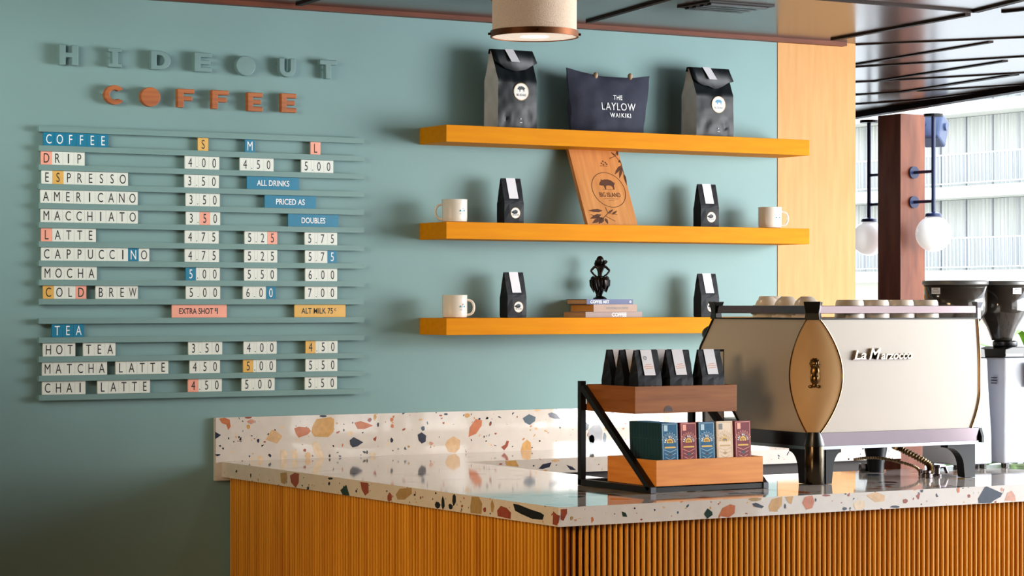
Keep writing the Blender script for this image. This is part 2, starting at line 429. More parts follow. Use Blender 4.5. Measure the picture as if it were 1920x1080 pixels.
# ceiling battens, each its own strip
BT = [((1103, 44), (1300, -12), 0.035), ((1562, 77), (1815, 31), 0.04), ((1828, 25), (1960, -8), 0.045), ((1400, -10), (1828, 25), 0.03),
      ((1602, 87.5), (1960, 72), 0.05), ((1602, 124.5), (1858, 82.5), 0.06), ((1602, 129), (1960, 107), 0.06), ((1602, 157), (1640, 155.5), 0.09),
      ((1637, 156), (1885, 118), 0.07), ((1650, 155), (1960, 137.5), 0.07), ((1602, 181), (1690, 175.5), 0.1), ((1690, 175.5), (1905, 143), 0.09),
      ((1722, 174), (1960, 159), 0.09), ((1602, 198.5), (1724, 190), 0.1), ((1722, 190), (1960, 161), 0.08), ((1880, 25.5), (1960, 17), 0.03),
      ((560, 12), (625, -8), 0.04)]
for i, (a, b, w) in enumerate(BT):
    pa = on_z(a[0], a[1], CEIL - 0.01); pb = on_z(b[0], b[1], CEIL - 0.01)
    mb = MB(); beam(mb, pa, pb, w * (0.6 if a[1] < 80 else 0.4), 0.008 if a[1] < 80 else 0.005)
    struct('trim_%d' % (i + 4), mb, 'batten_wood')
# ceiling vent
vp = [on_z(x, y, CEIL) for x, y in ((1312, 13), (1358, 3), (1408, 8), (1366, 18))]
vc = sum(vp, Vector((0, 0, 0))) / 4
vr = thing('ceiling_vent', 'black air vent set in the dark glossy ceiling', 'vent', (vc.x, vc.y, CEIL))
mb = MB(); mb.box((-0.14, -0.10, -0.006), (0.14, 0.10, -0.0005)); fr = part('frame', mb, 'vent_black', vr, local=True)
for k in range(4):
    mb = MB(); mb.box((-0.12, -0.08 + 0.045 * k, -0.013), (0.12, -0.056 + 0.045 * k, -0.0065)); part('louvre', mb, 'black_plastic', vr, local=True)

# ================================================================== counter
AX, AY, CT, CB = 3.473, -2.227, 1.05, 0.998
INX, BKY, INY = 4.19, -0.455, -1.50
RX = 7.2
def chip(cx, cy, w, h, seed, ang=None):
    r = random.Random(seed); n = r.choice([6, 7, 8])
    a0 = r.uniform(0, 6.28); pts = []
    for i in range(n):
        a = a0 + 2 * PI * (i + r.uniform(-.28, .28)) / n
        q = r.uniform(0.78, 1.12)
        pts.append((cx + math.cos(a) * w / 2 * q, cy + math.sin(a) * h / 2 * q))
    return pts
def ccol(k): return CHIPLIST.index('chip_' + k)
CHIPLIST = ['chip_' + k for k in CHIPC]
def chips(mb, data, scale, ox, oy, fn, base, clipz):
    for i, d in enumerate(data):
        pts = d[1] if isinstance(d[1], list) else chip(d[1], d[2], d[3], d[4], i * 13 + 5)
        out = []
        for u, v in pts:
            p = fn(ox + u / scale, oy + v / scale)
            p.z = min(max(p.z, clipz[0]), clipz[1]); out.append(p)
        mb.poly(out, base + ccol(d[0]))
# backsplash
bs = MB(); bs.box((3.452, -0.022, 0.985), (SEAM + 0.25, -0.001, 1.2025))
BSC = [('orange', [(82, 120), (110, 112), (135, 125), (140, 160), (128, 178), (118, 150), (95, 142)]), ('navy', [(62, 185), (92, 202), (75, 215), (62, 222)]), ('navy', 75, 302, 30, 12),
       ('red', 228, 114, 42, 12), ('pink', 242, 135, 45, 28), ('ochre', 228, 162, 22, 28), ('tan', [(315, 225), (345, 175), (365, 180), (400, 208), (372, 245)]), ('navy', 278, 230, 14, 20), ('red', 310, 236, 12, 10),
       ('grey', 190, 232, 13, 12), ('black', 130, 218, 6, 14), ('black', 156, 235, 6, 8), ('orange', [(458, 168), (480, 160), (530, 165), (542, 182), (525, 200), (480, 215), (466, 195)]),
       ('ochre', [(548, 160), (570, 122), (640, 112), (658, 122), (655, 185), (628, 212), (560, 210), (544, 190)]), ('navy', 603, 107, 36, 14), ('tan', 672, 143, 14, 12),
       ('orange', [(758, 140), (790, 132), (830, 145), (852, 155), (810, 172), (775, 172)]), ('navy', [(735, 228), (755, 212), (782, 226), (803, 238), (775, 258), (750, 264), (738, 250)]), ('pale', 740, 193, 28, 25),
       ('ochre', 863, 110, 16, 28), ('orange', 945, 125, 17, 25), ('orange', 948, 157, 18, 24), ('navy', 877, 150, 11, 24), ('navy', 945, 227, 18, 24), ('slate', 1102, 170, 22, 25),
       ('navy', [(1075, 200), (1095, 188), (1118, 205), (1115, 235), (1095, 245), (1080, 228)]), ('pink', 1142, 245, 26, 22),
       ('tan', [(1212, 250), (1225, 225), (1255, 208), (1288, 228), (1285, 270), (1262, 292), (1228, 285)]), ('orange', [(1335, 165), (1365, 122), (1397, 128), (1395, 155), (1368, 195), (1330, 212)]),
       ('ochre', 1323, 105, 30, 24), ('navy', 1217, 97, 22, 12), ('red', 1190, 104, 18, 10), ('red', 1205, 142, 12, 13), ('red', 1437, 148, 12, 22),
       ('slate', [(1600, 118), (1632, 97), (1665, 112), (1662, 132), (1635, 152), (1612, 140)]), ('navy', [(1727, 95), (1745, 88), (1770, 98), (1790, 122), (1758, 120), (1735, 112)]),
       ('red', [(1492, 262), (1512, 250), (1520, 230), (1532, 232), (1525, 258), (1508, 278)]), ('ochre', [(1590, 282), (1600, 245), (1622, 225), (1640, 240), (1644, 278)]), ('red', 1465, 195, 14, 10),
       ('tan', 1090, 125, 22, 12), ('pale', 405, 300, 38, 62), ('pale', 460, 300, 32, 55), ('tan', 525, 305, 28, 40), ('pale', [(545, 245), (570, 232), (588, 262), (608, 318), (580, 318), (558, 285)]),
       ('pale', 287, 318, 40, 30), ('pale', 850, 300, 36, 30), ('black', 822, 288, 10, 22), ('grey', 978, 272, 11, 10), ('olive', 1030, 260, 14, 14), ('black', 635, 305, 10, 18), ('red', 510, 278, 16, 18),
       ('tan', 1668, 170, 16, 14), ('tan', 1675, 78, 40, 12), ('black', 1840, 70, 24, 8), ('navy', 1912, 160, 40, 45), ('grey', 1965, 197, 90, 100), ('slate', 1945, 225, 30, 50), ('slate', 2010, 215, 18, 60),
       ('tan', 2160, 140, 28, 100), ('navy', 2050, 90, 20, 14), ('ochre', 2320, 110, 40, 60), ('tan', 2650, 105, 80, 40), ('orange', 2480, 150, 60, 40), ('navy', 2750, 120, 40, 40)]
chips(bs, BSC, 2.667, 380, 740, lambda x, y: on_y(x, y, -0.0224), 1, (1.0505, 1.202))
bso = part('backsplash', bs, ['terrazzo_fine'] + CHIPLIST, loc=(4.6, -0.01, 0.985), bevel=0)
tag(bso, 'pale terrazzo backsplash with large coloured chips along the teal wall behind the counter', 'backsplash')
# countertop, one U-shaped slab
ct = MB()
poly = [(AX, AY), (RX, AY), (RX, INY), (INX, INY), (INX, BKY), (SEAM + 0.25, BKY), (SEAM + 0.25, -0.0235), (AX, -0.0235)]
n = len(poly)
ct.add([(x, y, CT) for x, y in poly], [tuple(range(n))], 0)
ct.add([(x, y, CB) for x, y in poly], [tuple(range(n))], 1)
for i in range(n):
    (x0, y0), (x1, y1) = poly[i], poly[(i + 1) % n]
    ct.add([(x0, y0, CB), (x1, y1, CB), (x1, y1, CT), (x0, y0, CT)], [(0, 1, 2, 3)], 1)
LFC = [('black', 70, 354, 16, 18), ('black', 168, 383, 11, 16), ('black', 240, 405, 6, 24), ('olive', [(388, 392), (420, 388), (424, 420), (410, 448), (392, 440)]),
       ('red', [(436, 405), (460, 390), (482, 395), (480, 440), (465, 468), (442, 440)]), ('black', 638, 420, 30, 14), ('black', 632, 445, 12, 18), ('black', 527, 470, 13, 22),
       ('green', [(688, 478), (718, 450), (735, 505), (700, 505)]), ('black', 768, 482, 8, 16), ('red', [(788, 436), (828, 442), (830, 490), (812, 505), (795, 475)]), ('red', 935, 513, 26, 48),
       ('olive', [(965, 500), (985, 470), (1045, 465), (1046, 495), (1010, 525), (975, 525)]), ('black', 1060, 500, 12, 14), ('black', 1175, 552, 27, 40), ('black', 1202, 540, 18, 72), ('black', 1240, 560, 24, 34),
       ('black', 1257, 527, 20, 60), ('red', 1090, 515, 8, 18), ('black', 1166, 493, 8, 12), ('red', 1297, 557, 10, 16), ('olive', [(1338, 560), (1345, 510), (1380, 508), (1398, 545), (1394, 598), (1340, 592)]),
       ('red', 1410, 575, 16, 28), ('olive', 1448, 557, 20, 62), ('red', [(1472, 580), (1490, 556), (1520, 566), (1542, 590), (1540, 622), (1475, 608)]),
       ('black', [(1552, 545), (1562, 580), (1592, 597), (1650, 622), (1700, 626), (1707, 602), (1690, 590), (1640, 574), (1580, 550)]), ('red', [(1752, 582), (1772, 600), (1787, 605), (1780, 640), (1770, 655), (1750, 648)])]
chips(ct, LFC, 2.667, 380, 740, lambda x, y: on_x(x, y, AX - 0.0004), 2, (CB, CT))
FFC = [('red', [(108, 240), (132, 238), (132, 256), (118, 285), (108, 280)]), ('olive', 150, 274, 13, 20), ('pink', 165, 283, 13, 9), ('green', [(346, 248), (362, 254), (368, 270), (350, 268)]), ('red', 423, 280, 11, 8), ('black', 318, 258, 5, 5),
       ('green', [(668, 258), (682, 236), (700, 250), (702, 262), (680, 280)]), ('orange', [(726, 265), (740, 235), (770, 220), (790, 225), (788, 255), (765, 274)]), ('olive', 867, 200, 50, 20),
       ('navy', [(856, 218), (872, 214), (902, 228), (895, 236), (866, 230)]), ('ochre', [(920, 230), (935, 200), (975, 190), (972, 225), (950, 250), (926, 248)]), ('ochre', [(985, 192), (1018, 188), (1010, 220), (998, 214)]), ('navy', 985, 228, 9, 20),
       ('orange', [(1052, 215), (1062, 192), (1092, 185), (1100, 210), (1092, 235), (1068, 242)]), ('black', 1105, 203, 7, 16), ('red', 1147, 185, 36, 10), ('navy', 1222, 180, 10, 7), ('navy', 1218, 238, 20, 13), ('pale', 1277, 222, 48, 44),
       ('tan', [(1302, 185), (1340, 172), (1376, 186), (1374, 208), (1338, 212)]), ('red', 1455, 208, 20, 22), ('navy', 1415, 230, 42, 12), ('navy', 1520, 168, 13, 13), ('olive', 1540, 208, 6, 6), ('orange', 1663, 165, 14, 24), ('red', 1705, 188, 12, 15),
       ('navy', [(1767, 152), (1774, 150), (1836, 177), (1829, 191), (1803, 205), (1791, 215), (1742, 216), (1740, 198)]), ('pink', [(1844, 206), (1855, 175), (1872, 167), (1885, 185), (1888, 207)]), ('pink', 1835, 163, 12, 16)]
chips(ct, FFC, 2.087, 1000, 840, lambda x, y: on_y(x, y, AY - 0.0004), 2, (CB, CT))
IFC = [('ochre', [(1513, 332), (1565, 328), (1582, 360), (1520, 355)]), ('red', 1490, 347, 20, 10), ('navy', [(1680, 370), (1700, 348), (1745, 338), (1735, 362), (1700, 372)]), ('navy', [(1818, 350), (1850, 362), (1868, 378), (1838, 376)]), ('tan', 1765, 330, 50, 18), ('black', 1655, 356, 10, 10)]
chips(ct, IFC, 2.667, 380, 740, lambda x, y: on_y(x, y, BKY - 0.0004), 2, (CB, CT))
cto = part('countertop', ct, ['terrazzo_top', 'terrazzo_fine'] + CHIPLIST, loc=(4.6, -1.2, CB))
tag(cto, 'polished terrazzo countertop wrapping the coffee bar, flecked with orange, navy and ochre chips', 'countertop')
# slatted counter base: path along left side, round corner, front
base = thing('counter_base', 'coffee bar base clad in vertical orange-brown wooden slats under the terrazzo top', 'counter', (3.9, -1.9, 0))
BX, BY, RC = AX + 0.028, AY + 0.020, 0.10
YS = -0.0245
def path_pt(s):
    L1 = YS - (BY + RC); L2 = RC * PI / 2
    if s < L1: return Vector((BX, YS - s, 0)), Vector((-1, 0, 0))
    if s < L1 + L2:
        a = (s - L1) / RC
        return Vector((BX + RC - RC * math.cos(a), BY + RC - RC * math.sin(a), 0)), Vector((-math.cos(a), -math.sin(a), 0))
    return Vector((BX + RC + (s - L1 - L2), BY, 0)), Vector((0, -1, 0))
LT = (YS - (BY + RC)) + RC * PI / 2 + (RX - 0.05 - BX - RC)
pb = MB(); N = 90; inner = []; outer = []
pts = []
s = 0.0
ss = sorted(set([i * LT / 60 for i in range(61)] + [(YS - BY - RC) + RC * PI / 2 * i / 10 for i in range(11)]))
for s in ss:
    p, nn = path_pt(s); pts.append((p - nn * 0.014, p - nn * 0.034))
vs = []; fs = []
for a, b in pts: vs += [(a.x, a.y, 0.0), (a.x, a.y, CB - 0.001), (b.x, b.y, 0.0), (b.x, b.y, CB - 0.001)]
for i in range(len(pts) - 1):
    o4 = i * 4
    fs += [(o4, o4 + 4, o4 + 5, o4 + 1), (o4 + 2, o4 + 3, o4 + 7, o4 + 6), (o4 + 1, o4 + 5, o4 + 7, o4 + 3)]
pb.add(vs, fs); part('backing_panel', pb, 'slat_backing', base)
sl = MB(); PITCH = 0.0184; s = PITCH / 2
while s < LT:
    p, nn = path_pt(s); t = Vector((-nn.y, nn.x, 0))
    prof = [(-0.0046, 0.0), (-0.0040, -0.0045), (-0.0022, -0.0135), (0.0022, -0.0135), (0.0040, -0.0045), (0.0046, 0.0)]
    prof = [(-0.0042, -0.0138), (-0.0040, -0.004), (-0.0030, -0.0008), (-0.0020, 0.0), (0.0020, 0.0), (0.0030, -0.0008), (0.0040, -0.004), (0.0042, -0.0138)]
    vv = []
    for z in (0.0, CB - 0.0015): vv += [p + t * a + nn * b + Vector((0, 0, z)) for a, b in prof]
    k = len(prof)
    sl.add(vv, [(i, i + 1, k + i + 1, k + i) for i in range(k - 1)])
    s += PITCH
part('slats', sl, 'slat_wood', base)
cab = MB(); cab.box((INX - 0.02, BKY + 0.04, 0), (SEAM + 0.2, BKY + 0.06, CB - 0.001)); cab.box((4.14, INY - 0.07, 0), (RX - 0.1, INY - 0.05, CB - 0.001)); cab.box((4.14, INY - 0.05, 0), (4.16, BKY + 0.04, CB - 0.001))
part('inner_panel', cab, 'dark_cabinet', base)

# ================================================================== menu board
RL, RR, R0, RP, RH = 2.812, 4.022, 2.1845, 0.0637, 0.0185
menu = thing('menu_board', 'teal menu board of fifteen slim wall rails holding letter tiles', 'menu board', (3.42, 0, R0 - 14 * RP - RH))
for i in range(15):
    z = R0 - i * RP
    mb = MB(); mb.box((RL, -0.030, z - RH), (RR, -0.0155, z)); mb.box((RL + 0.002, -0.0156, z - RH + 0.005), (RR - 0.002, -0.0005, z - 0.005))
    part('rail', mb, 'rail_paint', menu)
ORD = ['first', 'second', 'third', 'fourth', 'fifth', 'sixth', 'seventh', 'eighth', 'ninth', 'tenth']
TY = -0.022
def tile(x0, x1, row, ch, col, label, group, gh=0.71, bold=0.0, wide=None, name='letter_tile', cat='tile'):
    zt = R0 - row * RP - RH - 0.0006; zb = R0 - (row + 1) * RP + 0.0006
    dz = random.uniform(-0.0002, 0.0002); cx = (x0 + x1) / 2; cz = (zt + zb) / 2
    g = 0.0003
    t = MB().box((x0 + g, TY, zb), (x1 - g, TY + 0.006, zt))
    o = part(name, t, 'tile_' + col, loc=(cx, TY + 0.006, zb))
    tag(o, label, cat, group)
    h = (zt - zb) * gh
    mb = MB(); f = wall_fn(cx, cz, TY - 0.0004)
    ink = 'ink_white' if col == 'blue' else 'ink_black'
    if ch == '.':
        mb.prism(circle(cx, cz - h / 2 + 0.0016, 0.0018, 10), 0, 0.0004, lambda u, v, w: (u, TY - w, v))
    elif wide is None:
        vs, fs, W, H = glyphs(ch)
        wd = min(W / H * h * 0.68, (x1 - x0) * 0.72)
        if ch in 'I1': wd = W / H * h
        put_text(mb, ch, wd, h, f)
    else:
        put_text(mb, ch, wide, h, f, bold=bold)
    part('lettering', mb, ink, o)
def px_x(zx, row): return on_y(zx / 2.909 + 40, 60 + (560 if row < 6 else 1500) / 2.909, TY).x
def word(text, a, b, row, cols, what):
    xa, xb = px_x(a, row), px_x(b, row); w = (xb - xa) / len(text)
    for i, ch in enumerate(text):
        c = cols.get(i, cols.get('*', 'white'))
        tile(xa + i * w, xa + (i + 1) * w, row, ch, c, '%s tile reading %s, %s tile of %s' % (c, ch, ORD[i], what), 'letter tiles on the menu board')
def price(text, a, b, row, cols, what):
    xa, xb = px_x(a, row), px_x(b, row)
    ws = [0.30 if ch == '.' else 1.0 for ch in text]; k = (xb - xa) / sum(ws); x = xa
    for i, ch in enumerate(text):
        c = cols.get(i, 'white')
        nm = 'a point' if ch == '.' else ch
        tile(x, x + ws[i] * k, row, ch, c, '%s tile reading %s, %s tile of %s' % (c, nm, ORD[i], what), 'price tiles on the menu board')
        x += ws[i] * k
word('COFFEE', 120, 475, 0, {'*': 'blue'}, 'the COFFEE heading')
for ch, a, b, c in (('S', 963, 1020, 'yellow'), ('M', 1220, 1274, 'blue'), ('L', 1578, 1632, 'pink')):
    tile(px_x(a, 0), px_x(b, 0), 0, ch, c, '%s tile reading %s, size heading in the top menu row' % (c, ch), 'size heading tiles')
ROWS = [('DRIP', 107, 346, 1, {0: 'pink'}), ('ESPRESSO', 110, 582, 2, {1: 'yellow'}), ('AMERICANO', 104, 635, 3, {}), ('MACCHIATO', 106, 636, 4, {}), ('LATTE', 108, 407, 5, {0: 'pink'}),
        ('CAPPUCCINO', 108, 698, 6, {8: 'blue'}), ('MOCHA', 112, 412, 7, {})]
for t, a, b, r, c in ROWS: word(t, a, b, r, c, 'the word %s on its own line' % t)
word('COLD', 118, 355, 8, {0: 'yellow', 3: 'pink'}, 'COLD on the COLD BREW line'); word('BREW', 405, 636, 8, {}, 'BREW on the COLD BREW line')
word('TEA', 166, 342, 10, {'*': 'blue'}, 'the TEA heading')
word('HOT', 118, 295, 11, {}, 'HOT on the HOT TEA line'); word('TEA', 337, 514, 11, {}, 'TEA on the HOT TEA line')
word('MATCHA', 113, 468, 12, {}, 'MATCHA on the MATCHA LATTE line'); word('LATTE', 514, 802, 12, {}, 'LATTE on the MATCHA LATTE line')
word('CHAI', 113, 350, 13, {}, 'CHAI on the CHAI LATTE line'); word('LATTE', 415, 702, 13, {}, 'LATTE on the CHAI LATTE line')
PR = [(1, 'DRIP', ('4.00', 892, 1080, {}), ('4.50', 1192, 1376, {}), ('5.00', 1527, 1702, {})),
      (2, 'ESPRESSO', ('3.50', 890, 1078, {})), (3, 'AMERICANO', ('3.50', 897, 1083, {})), (4, 'MACCHIATO', ('3.50', 898, 1085, {2: 'pink'})),
      (5, 'LATTE', ('4.75', 892, 1077, {}), ('5.25', 1218, 1396, {3: 'pink'}), ('5.75', 1546, 1723, {})),
      (6, 'CAPPUCCINO', ('4.75', 892, 1079, {}), ('5.25', 1217, 1396, {}), ('5.75', 1548, 1722, {3: 'blue'})),
      (7, 'MOCHA', ('5.00', 896, 1083, {0: 'blue'}), ('5.50', 1216, 1395, {}), ('6.00', 1549, 1723, {})),
      (8, 'COLD BREW', ('5.00', 898, 1085, {}), ('6.00', 1209, 1388, {3: 'blue'}), ('7.00', 1547, 1723, {})),
      (11, 'HOT TEA', ('3.50', 911, 1096, {}), ('4.00', 1213, 1393, {}), ('4.50', 1551, 1725, {0: 'yellow'})),
      (12, 'MATCHA LATTE', ('450', 918, 1084, {}), ('5.00', 1210, 1390, {0: 'yellow'}), ('5.50', 1551, 1724, {})),
      (13, 'CHAI LATTE', ('4.50', 909, 1094, {0: 'pink'}), ('5.00', 1202, 1382, {}), ('5.50', 1547, 1722, {}))]
for pr in PR:
    for (t, a, b, c), sz in zip(pr[2:], 'SML'):
        price(t, a, b, pr[0], c, 'the %s price on the %s line' % (sz, pr[1]))
for t, a, b, r, c in (('ALL DRINKS', 1230, 1515, 2, 'blue'), ('PRICED AS', 1327, 1607, 3, 'blue'), ('DOUBLES', 1455, 1730, 4, 'blue')):
    xa, xb = px_x(a, r), px_x(b, r)
    tile(xa, xb, r, t, c, 'wide blue plate reading %s on the menu board' % t, 'phrase plates on the menu board', gh=0.46, wide=(xb - xa) * (0.62 if r == 2 else 0.56 if r == 3 else 0.47), bold=0.012, name='phrase_plate', cat='sign plate')
for t, a, b, c, rest in (('EXTRA SHOT', 822, 1120, 'pink', ('$', '1')), ('ALT MILK 75', 1491, 1768, 'yellow', ('c', ''))):
    xa, xb = px_x(a, 9), px_x(b, 9)
    zt = R0 - 9 * RP - RH - 0.0006; zb = R0 - 10 * RP + 0.0006; cx = (xa + xb) / 2; cz = (zt + zb) / 2
    o = part('phrase_plate', MB().box((xa, TY, zb), (xb, TY + 0.006, zt)), 'tile_' + c, loc=(cx, TY + 0.006, zb))
    tag(o, 'wide %s plate reading %s on the menu board' % (c, 'EXTRA SHOT $1' if c == 'pink' else 'ALT MILK 75c'), 'sign plate', 'phrase plates on the menu board')
    h = (zt - zb) * 0.46; w = xb - xa; mb = MB()
    tw = w * 0.62
    put_text(mb, t, tw, h, wall_fn(cx - w * 0.06, cz, TY - 0.0004), bold=0.012)
    ex = cx - w * 0.06 + tw / 2 + w * 0.055
    put_text(mb, rest[0], None, h * (0.6 if rest[1] else 0.42), wall_fn(ex - w * 0.01, cz + h * 0.22, TY - 0.0004), bold=0.012)
    if rest[1]: put_text(mb, rest[1], None, h, wall_fn(ex + w * 0.022, cz, TY - 0.0004), bold=0.012)
    part('lettering', mb, 'ink_black', o)

# ================================================================== wall letters
st = 0.27
SHAPES = {
 'H': [[(0, 0), (.34, 0), (.34, .38), (.66, .38), (.66, 0), (1, 0), (1, 1), (.66, 1), (.66, .62), (.34, .62), (.34, 1), (0, 1)]],
 'I': [[(0, 0), (1, 0), (1, .2), (.72, .2), (.72, .8), (1, .8), (1, 1), (0, 1), (0, .8), (.28, .8), (.28, .2), (0, .2)]],
 'E': [[(0, 0), (1, 0), (1, .25), (.36, .25), (.36, .385), (.9, .385), (.9, .615), (.36, .615), (.36, .75), (1, .75), (1, 1), (0, 1)]],
 'F': [[(0, 0), (.36, 0), (.36, .37), (.88, .37), (.88, .61), (.36, .61), (.36, .75), (1, .75), (1, 1), (0, 1)]],
 'T': [[(.34, 0), (.66, 0), (.66, .74), (1, .74), (1, 1), (0, 1), (0, .74), (.34, .74)]],
}
def u_shape():
    o = [(0, 1), (0, .42)] + [(.5 - .5 * math.cos(a), .42 - .42 * math.sin(a)) for a in [PI * i / 14 for i in range(1, 14)]] + [(1, .42), (1, 1), (.68, 1), (.68, .42)]
    o += [(.5 + .18 * math.cos(a), .42 - .16 * math.sin(a)) for a in [PI * i / 10 for i in range(1, 10)]] + [(.32, .42), (.32, 1)]
    return o
def c_shape():
    a0 = 0.62
    o = [(.5 + .5 * math.cos(a), .5 + .5 * math.sin(a)) for a in [a0 + (2 * PI - 2 * a0) * i / 26 for i in range(27)]]
    o += [(.5 + .25 * math.cos(a), .5 + .25 * math.sin(a)) for a in [2 * PI - a0 - .25 - (2 * PI - 2 * a0 - .5) * i / 22 for i in range(23)]]
    return o
def wall_letter(ch, zx0, zx1, zy0, zy1, mat, label, yb=-0.012, yf=-0.034):
    p0 = on_y(40 + zx0 / 2.909, 60 + zy1 / 2.909, yf); p1 = on_y(40 + zx1 / 2.909, 60 + zy0 / 2.909, yf)
    x0, x1, z0, z1 = p0.x, p1.x, p0.z, p1.z
    root = thing('sign_letter', label, 'sign letter', ((x0 + x1) / 2, 0, z0), 0, 'raised letters of the wall sign')
    fn = lambda u, v, w: (x0 + u * (x1 - x0), w, z0 + v * (z1 - z0))
    mb = MB()
    if ch == 'O': mb.prism(circle(.5, .5, .5, 40), yf, yb, fn)
    elif ch == 'D':
        arc = lambda r, rx: [(.42 + rx * math.cos(a), .5 + r * math.sin(a)) for a in [-PI / 2 + PI * i / 18 for i in range(19)]]
        out = [(0, 0), ] + arc(.5, .58) + [(0, 1)]; inn = [(.30, .23)] + arc(.27, .26) + [(.30, .77)]
        n1, n2 = len(out), len(inn)
        bm = bmesh.new()
        def loop(pts, w): return [bm.verts.new(fn(u, v, w)) for u, v in pts]
        for w in (yf, yb):
            lo, li = loop(out, w), loop(inn, w)
            es = [bm.edges.new((lo[i], lo[(i + 1) % n1])) for i in range(n1)] + [bm.edges.new((li[i], li[(i + 1) % n2])) for i in range(n2)]
            bmesh.ops.triangle_fill(bm, use_beauty=True, edges=es)
        bm.verts.index_update(); bm.verts.ensure_lookup_table()
        mb.add([v.co.copy() for v in bm.verts], [tuple(v.index for v in f.verts) for f in bm.faces]); bm.free()
        N1 = n1 + n2
        mb.f += [(i, (i + 1) % n1, N1 + (i + 1) % n1, N1 + i) for i in range(n1)] + [(n1 + i, n1 + (i + 1) % n2, N1 + n1 + (i + 1) % n2, N1 + n1 + i) for i in range(n2)]
        mb.m += [0] * (n1 + n2)
    else:
        sh = {'U': u_shape, 'C': c_shape}.get(ch)
        mb.prism(sh() if sh else SHAPES[ch][0], yf, yb, fn)
    part('letter_body', mb, mat, root, bevel=0.0025)
    pin = MB()
    cx, cz = {'C': (.12, .5), 'U': (.14, .7), 'T': (.5, .5), 'D': (.14, .5), 'F': (.17, .5), 'E': (.17, .5), 'H': (.17, .5)}.get(ch, (.5, .5))
    a = fn(cx, cz, yb + 0.0005); pin.tube([a, (a[0], -0.0002, a[2])], 0.004, 8); part('standoff_pin', pin, 'black_steel', root)
for ch, a, b, c, d, lb in (('H', 208, 312, 72, 178, 'H'), ('I', 475, 548, 90, 190, 'I'), ('D', 707, 815, 105, 203, 'D'), ('E', 945, 1040, 115, 215, 'E'), ('O', 1172, 1278, 132, 235, 'O, a disc,'), ('U', 1408, 1497, 145, 243, 'U'), ('T', 1628, 1722, 155, 253, 'T')):
    wall_letter(ch, a, b, c, d, 'teal_letter', 'teal raised letter %s in the upper sign row on the teal wall' % lb)
for ch, a, b, c, d, lb in (('C', 455, 568, 292, 393, 'letter C'), ('O', 652, 760, 303, 404, 'disc for the O'), ('F', 853, 945, 312, 410, 'letter F, nearer the wooden disc,'), ('F', 1040, 1133, 320, 418, 'letter F, next to the E,'), ('E', 1235, 1318, 332, 430, 'letter E, next to the F,'), ('E', 1418, 1502, 337, 437, 'letter E, last one,')):
    wall_letter(ch, a, b, c, d, 'letter_wood', 'orange wooden %s in COFFEE on the teal wall' % lb)

# ================================================================== shelves
SX0, SX1, SY = 4.262, 5.880, -0.20
for zt, lb in ((2.232, 'highest yellow wooden wall shelf, carrying the tote bag and two large bags'), (1.887, 'middle yellow wooden wall shelf, carrying the leaning wooden sign'), (1.544, 'lowest yellow wooden wall shelf, carrying the books and statuette')):
    o = part('wall_shelf', MB().box((SX0, SY, zt - 0.0605), (SX1, -0.0012, zt)), 'shelf_wood', loc=((SX0 + SX1) / 2, 0, zt - 0.0605), bevel=0.0012)
    tag(o, lb, 'shelf', 'yellow wall shelves')
Z1, Z2, Z3 = 2.2322, 1.8872, 1.5442

